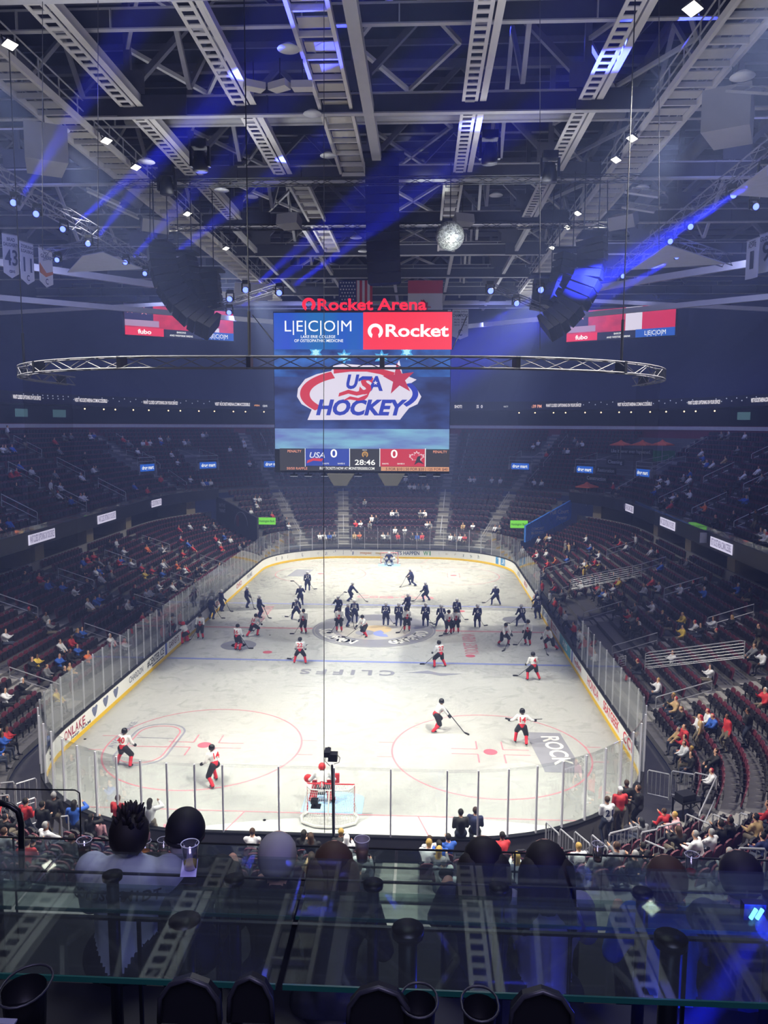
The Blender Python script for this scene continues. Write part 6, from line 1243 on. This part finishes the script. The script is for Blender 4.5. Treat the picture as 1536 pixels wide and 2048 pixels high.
stander(*c4(150, 1170), 'r', 0, 'standing person in a red jersey number 13 at the penalty box corner', 'p1', -.3, lettering=('13', 'e8e8e8', .25)); stander(*c4(250, 1190), 'k', 0, 'standing person in a black coat with headset beside the red 13 jersey', 'p1', -.2); stander(*c4(325, 1130), 'k', 3, 'standing bald person in a dark jacket and pale trousers at the penalty box corner', 'p0', .2, bottom=m_kh)
stander(*c4(447, 1180), 'b', 0, 'standing person with long dark hair in a blue jacket behind the near glass', 'p2', .1); stander(*c4(705, 1150), 'r', 1, 'standing person in red watching at the near glass, hair in a bun', 'p1', -.2); stander(*c4(900, 1170), 'w', 0, 'standing person in dark vest and white sleeves holding up a phone', 'p2', 0)
stander(*c4(600, 1210), 'p', 1, 'small child in pink standing at the near glass', 'p0', 0, sc=.7); stander(*c4(545, 1220), 'k', 0, 'crouching person in black raising a phone beside the pink child', 'p2', -.2, sc=.85)
# bench players behind the bench side boards
for i, (x, y) in enumerate(((1108, 1190), (1116, 1205), (1124, 1218), (1140, 1232), (1092, 1170), (1150, 1255), (1158, 1270), (1166, 1284), (1174, 1298), (1182, 1312), (1166, 1300))):
    p = atZ(x, y, 1.3); u, d = inv(p.x, p.y); q = st(u, 1.0); rd = 'r' if i % 3 else 'w'
    person(q[0], q[1], .0, PI/2, 'p'+str(i % 2), rd, HAIR[5][1], ('red clad' if rd == 'r' else 'white clad')+' player standing in the bench, '+ORD[i]+' from the far end', 'bench players')
for i, (x, y) in enumerate(((390, 1233), (405, 1220), (352, 1245), (340, 1260))):
    p = atZ(x, y, 1.3); u, d = inv(p.x, p.y); q = st(u, .9); person(q[0], q[1], .0, -PI/2, 'p0', 'rgkr'[i], HAIR[i][1], ('person in %s in the penalty box on the penalty box side, ' % ['red', 'grey', 'black', 'red again'][i])+ORD[i], 'penalty box people')
# broadcast desk in the club level and equipment case at the corner
h = surf(*c3_(1185, 850), 1); 
if h: p = h[0]; r = thing('broadcast_desk', 'dark club level desk with a pale grey side panel', 'desk', (p.x, p.y, p.z-1)); MB().box((0, 0, .95), (1.5, .7, .06)).box((.6, 0, .5), (.08, .6, .9)).obj('desk_top', m_black, r); MB().box((-.2, -.38, .6), (1.2, .04, .75)).obj('front_panel', mat('pale_panel', 'c4c4cc', .5), r)
p = atZ(*c6(1145, 800), 1.0); r = thing('equipment_cart', 'black wheeled equipment cart with cables on the corner walkway', 'cart', (p.x, p.y, .3), .4)
MB().box((0, 0, .35), (.9, .6, .06)).box((0, 0, .95), (.9, .6, .06)).box((-.42, -.27, .65), (.05, .05, .6)).box((.42, -.27, .65), (.05, .05, .6)).box((-.42, .27, .65), (.05, .05, .6)).box((.42, .27, .65), (.05, .05, .6)).obj('frame', m_black, r); MB().box((-.1, 0, 1.1), (.6, .45, .24)).obj('equipment_case', m_dark, r); MB().tube([(-.4, -.3, 1), (-.2, -.4, .8), (.1, -.36, .9), (.4, -.34, .5)], .02, 5).obj('cable', m_black, r)
for a in (-1, 1):
    for b_ in (-1, 1): MB().tube([(a*.36-.03, b_*.24, .08), (a*.36+.03, b_*.24, .08)], .08, 10).obj('wheel', m_black, r)
# ------------------------------------------------ the loge rows in front of the camera
cy = CP.y
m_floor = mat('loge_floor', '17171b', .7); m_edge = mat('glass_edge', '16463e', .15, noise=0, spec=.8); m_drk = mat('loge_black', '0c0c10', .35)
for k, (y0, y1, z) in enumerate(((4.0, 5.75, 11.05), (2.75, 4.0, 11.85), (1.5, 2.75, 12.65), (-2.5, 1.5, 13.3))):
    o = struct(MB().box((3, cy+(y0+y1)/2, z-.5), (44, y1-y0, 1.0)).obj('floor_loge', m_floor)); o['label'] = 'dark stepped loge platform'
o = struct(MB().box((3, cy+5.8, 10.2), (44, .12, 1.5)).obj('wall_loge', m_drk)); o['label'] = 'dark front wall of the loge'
m_tg = glassmat('loge_glass', 'e4eceb', .004, .012, fres=.25)
m_tg2 = glassmat('loge_glass_near', 'dbe6e4', .004, .012, fres=.3)
def xat(px, D, z): p = at(px, 1850, D); return p.x
def table(D0, D1, z, seams, label, m, gap=.02):
    for i, (a, b) in enumerate(zip(seams, seams[1:])):
        r = thing('glass_table', 'clear glass drink table, '+label+', '+ORD[i]+' pane along', 'table', ((a+b)/2, cy+(D0+D1)/2, z), 0, 'glass drink tables')
        MB().box((0, 0, 0), (b-a-gap, D1-D0, .014)).obj('glass_top', m, r)
        MB().box((0, -(D1-D0)/2-.003, 0), (b-a-gap, .006, .016)).obj('glass_edge', m_edge, r)
        for q_ in (-(b-a)/2+.35, (b-a)/2-.35): MB().tube([(q_, .06, -.01), (q_, .06, -.9)], .03, 10).lathe([(.001, -.006), (.05, -.006), (.05, -.03), (.001, -.03)], (q_, .06, 0), 14).obj('table_leg', m_drk, r, True)
s1 = xat(587, 3.3, 0), xat(1167, 3.3, 0); w1 = s1[1]-s1[0]
table(3.3, 3.78, 12.78, [s1[0]-2*w1, s1[0]-w1, s1[0], s1[1], s1[1]+w1], 'second row down', m_tg)
s2 = xat(557, 1.95, 0); table(1.95, 2.38, 13.5, [s2-3.0, s2-1.5, s2, s2+1.5, s2+3.0], 'nearest row', m_tg2)
s0 = xat(300, 4.65, 0); table(4.68, 5.3, 11.96, [s0-3.2, s0-1.6, s0, s0+1.6, s0+3.2, s0+4.8], 'lowest row at the loge front', m_tg)
# dark rails between and before the tables
for D, z, t, x0, x1 in ((5.42, 11.9, 'lowest thin black rail before the loge', -8, 14), (5.42, 11.75, 'thin black rail just under the lowest rail', -8, 14), (3.9, 12.59, 'thin black rail behind the seated heads', -6, 12), (3.86, 12.5, 'thin black rail under the seated heads rail', -6, 12), (2.5, 13.3, 'black rail beyond the nearest glass table', -4, 10)):
    MBB = MB().bar((x0, cy+D, z), (x1, cy+D, z-.0), .014, .01)
    for k in range(int((x1-x0)/1.9)): MBB.bar((x0+.7+k*1.9, cy+D, z), (x0+.7+k*1.9, cy+D, z-.8), .012, .012)
    tag(MBB.obj('loge_rail', m_drk), t, 'rail')
# vertical glass shields with a curved black handrail at the penalty box side edge
P = [at(x, y, 4.9) for x, y in ((-30, 1597), (20, 1611), (36, 1622), (42, 1645), (43, 1700), (44, 1770))]; tubeobj('curved_handrail', P, .021, m_drk, 'thick black bent handrail at the very edge beside a glass shield', 'handrail')
P = [at(x, y, 5.2) for x, y in ((-10, 1578), (150, 1580), (159, 1586), (160, 1600), (162, 1690), (163, 1760))]; tubeobj('shield_edge', P, .005, m_drk, 'thin dark edge of a clear rounded glass shield', 'glass shield')
# cup holders and stool backs nearest the camera
def cupholder(px, py, label, plate=True, s=1):
    p = at(px, py, 1.62); r = thing('cup_holder', label, 'cup holder', p, 0, 'black cup holders'); q = [(.042*math.cos(2*PI*k/20)*s, (.05*math.sin(2*PI*k/20)+(.01 if math.sin(2*PI*k/20) > 0 else 0))*s, 0) for k in range(20)]
    MB().tube(q, .003, 6, True).obj('ring', m_blackp, r, True); MB().lathe([(.038*s, -.002), (.034*s, -.1), (.001, -.1)], n=18).obj('cup_well', m_drk, r, True)
    if plate: MB().box((0, -.075*s, -.005), (.05*s, .016, .004)).obj('number_plate', mat('number_plate', '6a6c7e', .4), r)
m_blackp = mat('grey_plastic', '202128', .45)
cupholder(838, 2003, 'black cup holder with number plate, below the central glass seam'); cupholder(960, 2010, 'black cup holder with number plate, second from the glass seam'); cupholder(48, 1975, 'larger black cup holder with plate at the edge on the penalty box side', True, 1.3)
def seatback(px, py, label, w=.07): 
    p = at(px, py, 1.6); r = tag(MB().tube([(-w, 0, -.09), (-w*.95, 0, -.03), (-w*.6, 0, .005), (0, 0, .02), (w*.6, 0, .005), (w*.95, 0, -.03), (w, 0, -.09)], .006, 6).obj('chair_arm', m_blackp, None, True, p), label, 'chair', 'black stool arms'); MB().poly([(-w, .01, -.1), (w, .01, -.1), (w*.95, .01, -.03), (w*.6, .01, 0), (0, .01, .015), (-w*.6, .01, 0), (-w*.95, .01, -.03)], (0, .02, 0)).obj('pad', m_drk, r)
seatback(377, 1975, 'black rounded stool top below the first glass table pane'); seatback(500, 1972, 'black rounded stool top just left of the glass seam'.replace('left of', 'before'), .05); seatback(757, 1992, 'black rounded stool top beside the first cup holder'); seatback(1085, 2000, 'black rounded stool top past the second cup holder')
# seated people seen from behind
def loge(px, py, D, col, hairm, label, hair=0, lean=.12, bulk=1.0, vox=.016, rz=0, sc=1.0, topm=None, spikes=False, cap=False, hatm=None, arms=None):
    a = arms or dict(hl=(-.2, .42, .98), hr=(.2, .42, .98))
    C, J = skeleton(hip=.72, hy=-.02, lean=lean, fl=(-.15, .3), fr=(.15, .3), fz=.2, kneeout=.1, bulk=bulk, hair=hair, **a)
    C = [(p, q, x, y, z) for p, q, x, y, z in C if z != 5]
    h = J['head']; C += [(tuple(h+V((s*.098, .01, -.03))), tuple(h+V((s*.102, .0, .005))), .018, .02, 0) for s in (-1, 1)]
    me = body('body', C, vox, [m_skin, topm or TOPM[col], m_dkp, m_dkp, m_black, hairm, topm or TOPM[col]]); p = at(px, py, D); r = thing('person', label, 'person', p-V((h.x, h.y, h.z))*sc, rz, 'people seated at the loge tables'); r.scale = (sc,)*3
    link('body', me, r)
    mb = MB()
    if cap:
        mb.ball(h+V((0, -.01, .035)), .12, 20, 12, (1, 1.08, 1.12)); mb.tube([h+V((.11*math.cos(t), -.02+.12*math.sin(t), .0)) for t in [2*PI*k/20 for k in range(20)]], .012, 6, True); mb.ball(h+V((0, .13, .01)), .07, 12, 8, (1.1, .9, .2)); mb.obj('baseball_cap', hatm, r, True)
        mb = MB(); capsule(mb, h+V((0, -.055, -.05)), h+V((0, -.05, -.0)), .08, .09); mb.obj('hair', hairm, r, True)
    else:
        capsule(mb, h+V((0, -.035, .0)), h+V((0, -.02, .035)), .115, .118, 16)
        if hair:
            for s in (-.07, 0, .07): capsule(mb, h+V((s, -.06, .0)), h+V((s*1.5, -.11, -.22*hair)), .085, .06, 12)
        if spikes:
            rs = random.Random(4)
            for k in range(46):
                t, f = rs.uniform(0, 2*PI), rs.uniform(0, 1.25); d = V((math.sin(f)*math.cos(t), math.sin(f)*math.sin(t), math.cos(f))); q = h+V((0, -.02, .04))+d*.09; mb.tube([q, q+d*.05+V((rs.uniform(-.02, .02), rs.uniform(-.02, .02), .03))], [.024, .004], 5)
        mb.obj('hair', hairm, r, True)
    # stool
    st_ = MB().lathe([(.001, .62), (.19, .62), (.21, .66), (.19, .7), (.001, .7)], n=18).tube([(0, 0, .62), (0, 0, -.1)], .03, 8); 
    q = MB(); q.v, q.f, q.m = st_.v, st_.f, st_.m; o = q.obj('bar_stool', m_drk, None, True, r.location.copy()); tag(o, 'black bar stool under the '+label[:60], 'stool', 'loge stools'); o['label'] = ' '.join(o['label'].split()[:14])
    return r, C, J
H_ = lambda i: HAIR[i][1]
m_jers = pm('white_baseball_jersey', 'd9d6e4'); r, C, J = loge(262, 1668, 4.3, 'w', H_(0), 'person with spiky dark hair and a white baseball jersey with name lettering', spikes=True, lean=.22, bulk=1.22, topm=m_jers)
# lettering wrapped across the shoulders
Tn, Hn, upn = J['T'], J['H'], J['up']
for i, ch in enumerate('GOLDSCHMIDT'):
    a = (i-5)/5; x = a*.235; y = -.29+.09*a*a; c = Tn+V((x, y-.01, -.02-.035*a*a)); text(ch, c, (1, -.8*a*.9*-1*-1 if False else -.0+(.75*a), 0), (0, .4, 1), .055, tcol('1c1620'), r, None, .04, name='jersey_lettering')
loge(372, 1668, 4.42, 'k', H_(3), 'person in a black cap and black shirt, grey hair below the cap', cap=True, hatm=pm('black_cap', '121217'), bulk=1.15)
loge(556, 1712, 4.3, 'k', H_(3), 'person with short grey hair tinted violet, dark top', lean=.2); loge(668, 1732, 4.2, 'k', H_(1), 'person with brown hair leaning low beside the grey haired person', lean=.5, hair=.6)
loge(966, 1722, 4.3, 'k', H_(0), 'person with straight dark hair in a blue and black top', hair=.7, lean=.08, topm=pm('blue_black', '23284a'))
loge(1090, 1732, 4.25, 'g', H_(0), 'person with long loose dark hair in a pale lilac top', hair=1.3, lean=.12, topm=pm('lilac', '8e88a8'), sc=1.05)
loge(1331, 1760, 4.3, 'b', H_(1), 'person with dark hair in a dim blue top, bench side', lean=.3); loge(1478, 1752, 4.2, 'n', H_(0), 'person with dark hair lit deep blue at the very edge, bench side', lean=.1)
# cups, napkin and papers
def cup(px, py, z, label, fill, fh='c87a30', s=1.0, frost=False):
    p = atZ(px, py, z+.008); r = thing('plastic_cup', label, 'cup', p, 0, 'plastic drink cups'); r.scale = (s,)*3; g = glassmat('cup_plastic', 'e6e6ea', .22, .08)
    MB().lathe([(.001, .002), (.032, .002), (.046, .14), (.048, .142), (.047, .145)], n=24).obj('cup_wall', mat('frosted_cup', 'a9a3a8', .5, alpha=.7) if frost else g, r, True); MB().tube([(.047*math.cos(2*PI*k/24), .047*math.sin(2*PI*k/24), .143) for k in range(24)], .0025, 5, True).obj('rim', mat('cup_rim', 'd8d8de', .3), r)
    if fill: MB().lathe([(.001, .006), (.03, .006), (.03+.014*fill, .135*fill), (.001, .135*fill)], n=20).obj('drink', mat('drink_'+fh, fh, .2, alpha=.9), r, True)
TZ = 11.967
cup(170, 1722, TZ, 'clear cup of dark cola beside the white jersey', .6, '3a2018', 1.1); cup(291, 1716, TZ, 'clear cup of amber beer beside the spiky haired person', .45, 'e08a4a', .9); cup(328, 1713, TZ, 'nearly empty clear cup between spiky hair and black cap', .2, 'c8c4b8', .9); cup(381, 1737, 12.787, 'clear cup with a little yellow drink standing on a napkin', .3, 'e0c850', .95)
cup(724, 1722, TZ, 'frosted cup of pale drink standing alone near the middle', .5, '9c6a4a', 1.15, True); cup(1195, 1722, TZ, 'empty clear cup before the long haired person', .15, '5a4038', .9); cup(1382, 1748, TZ, 'clear cup with red drink on the bench side', .2, 'c0384a', 1.0)
a, b, c, d = [atZ(x, y, 12.79) for x, y in ((366, 1718), (396, 1718), (392, 1754), (360, 1754))]; tag(MB().poly([d, c, b, a], (0, 0, .002)).obj('napkin', mat('napkin', 'b8b4e6', .8)), 'pale violet napkin under the cup beside the black cap person', 'napkin')
a, b, c = [at(x, y, 4.7) for x, y in ((914, 1806), (941, 1806), (934, 1795))]; tag(MB().poly([a, b, c], (0, .01, 0)).obj('paper_menu', mat('paper', 'c8ccb0', .8)), 'small folded pale paper on the table near the dark haired person', 'paper')
# reflection of a blue light in the glass, built as an added glowing fixture
p = at(1512, 1828, 3.1); r = thing('blue_reflection', 'bright blue twin bar lamp glowing at the loge edge, bench side', 'lamp', p); MB().box((0, .03, 0), (.09, .04, .07)).obj('housing', m_drk, r)
MB().bar((-.022, -.0, -.022), (.0, -.0, .022), .012, .012, (0, 1, 0)).bar((.004, 0, -.022), (.026, 0, .022), .012, .012, (0, 1, 0)).obj('lens', glow('cyan_reflection', '6ec8ff', 6), r)
light('reflection_fill', 'POINT', p+V((0, -.12, .05)), p, 70, (.02, .04, 1), .05)  # added glow around the reflection
for ang in ((-.75, -.9), (.75, .9), (.5, -.9)): light('reflection_beam', 'SPOT', p+V((0, -.08, 0)), p+RR*ang[0]*2+UU*ang[1]*2-FF*.3, 60000, (.03, .04, 1), .03, 14, .5)  # added spots for the crossed streaks of the reflection
light('violet_fill', 'AREA', (4, cy-1.5, 18.5), (2, cy+5, 12), 380, (.6, .55, 1), 3)  # added unseen fill on the backs of the seated people
tag(MB().box((0, 0, 0), (.006, .004, .006)).obj('indicator_lamp', glow('red_led', 'ff6030', 4), None, False, at(781, 1858, 3.2)), 'tiny orange indicator light below the central glass table', 'lamp')
# ------------------------------------------------ theatrical haze filling the hall
hz = bpy.data.materials.new('haze'); hz.use_nodes = True; nt = hz.node_tree; nt.nodes.clear()
o_ = nt.nodes.new('ShaderNodeOutputMaterial'); v_ = nt.nodes.new('ShaderNodeVolumeScatter'); v_.inputs['Color'].default_value = (.36, .46, 1, 1)
v_.inputs['Density'].default_value = .0021; v_.inputs['Anisotropy'].default_value = .2; nt.links.new(v_.outputs[0], o_.inputs['Volume'])
tag(MB().box((0, -6, 19), (110, 120, 38)).obj('haze', hz), 'thin blue haze filling the hall', 'haze', None, 'stuff')
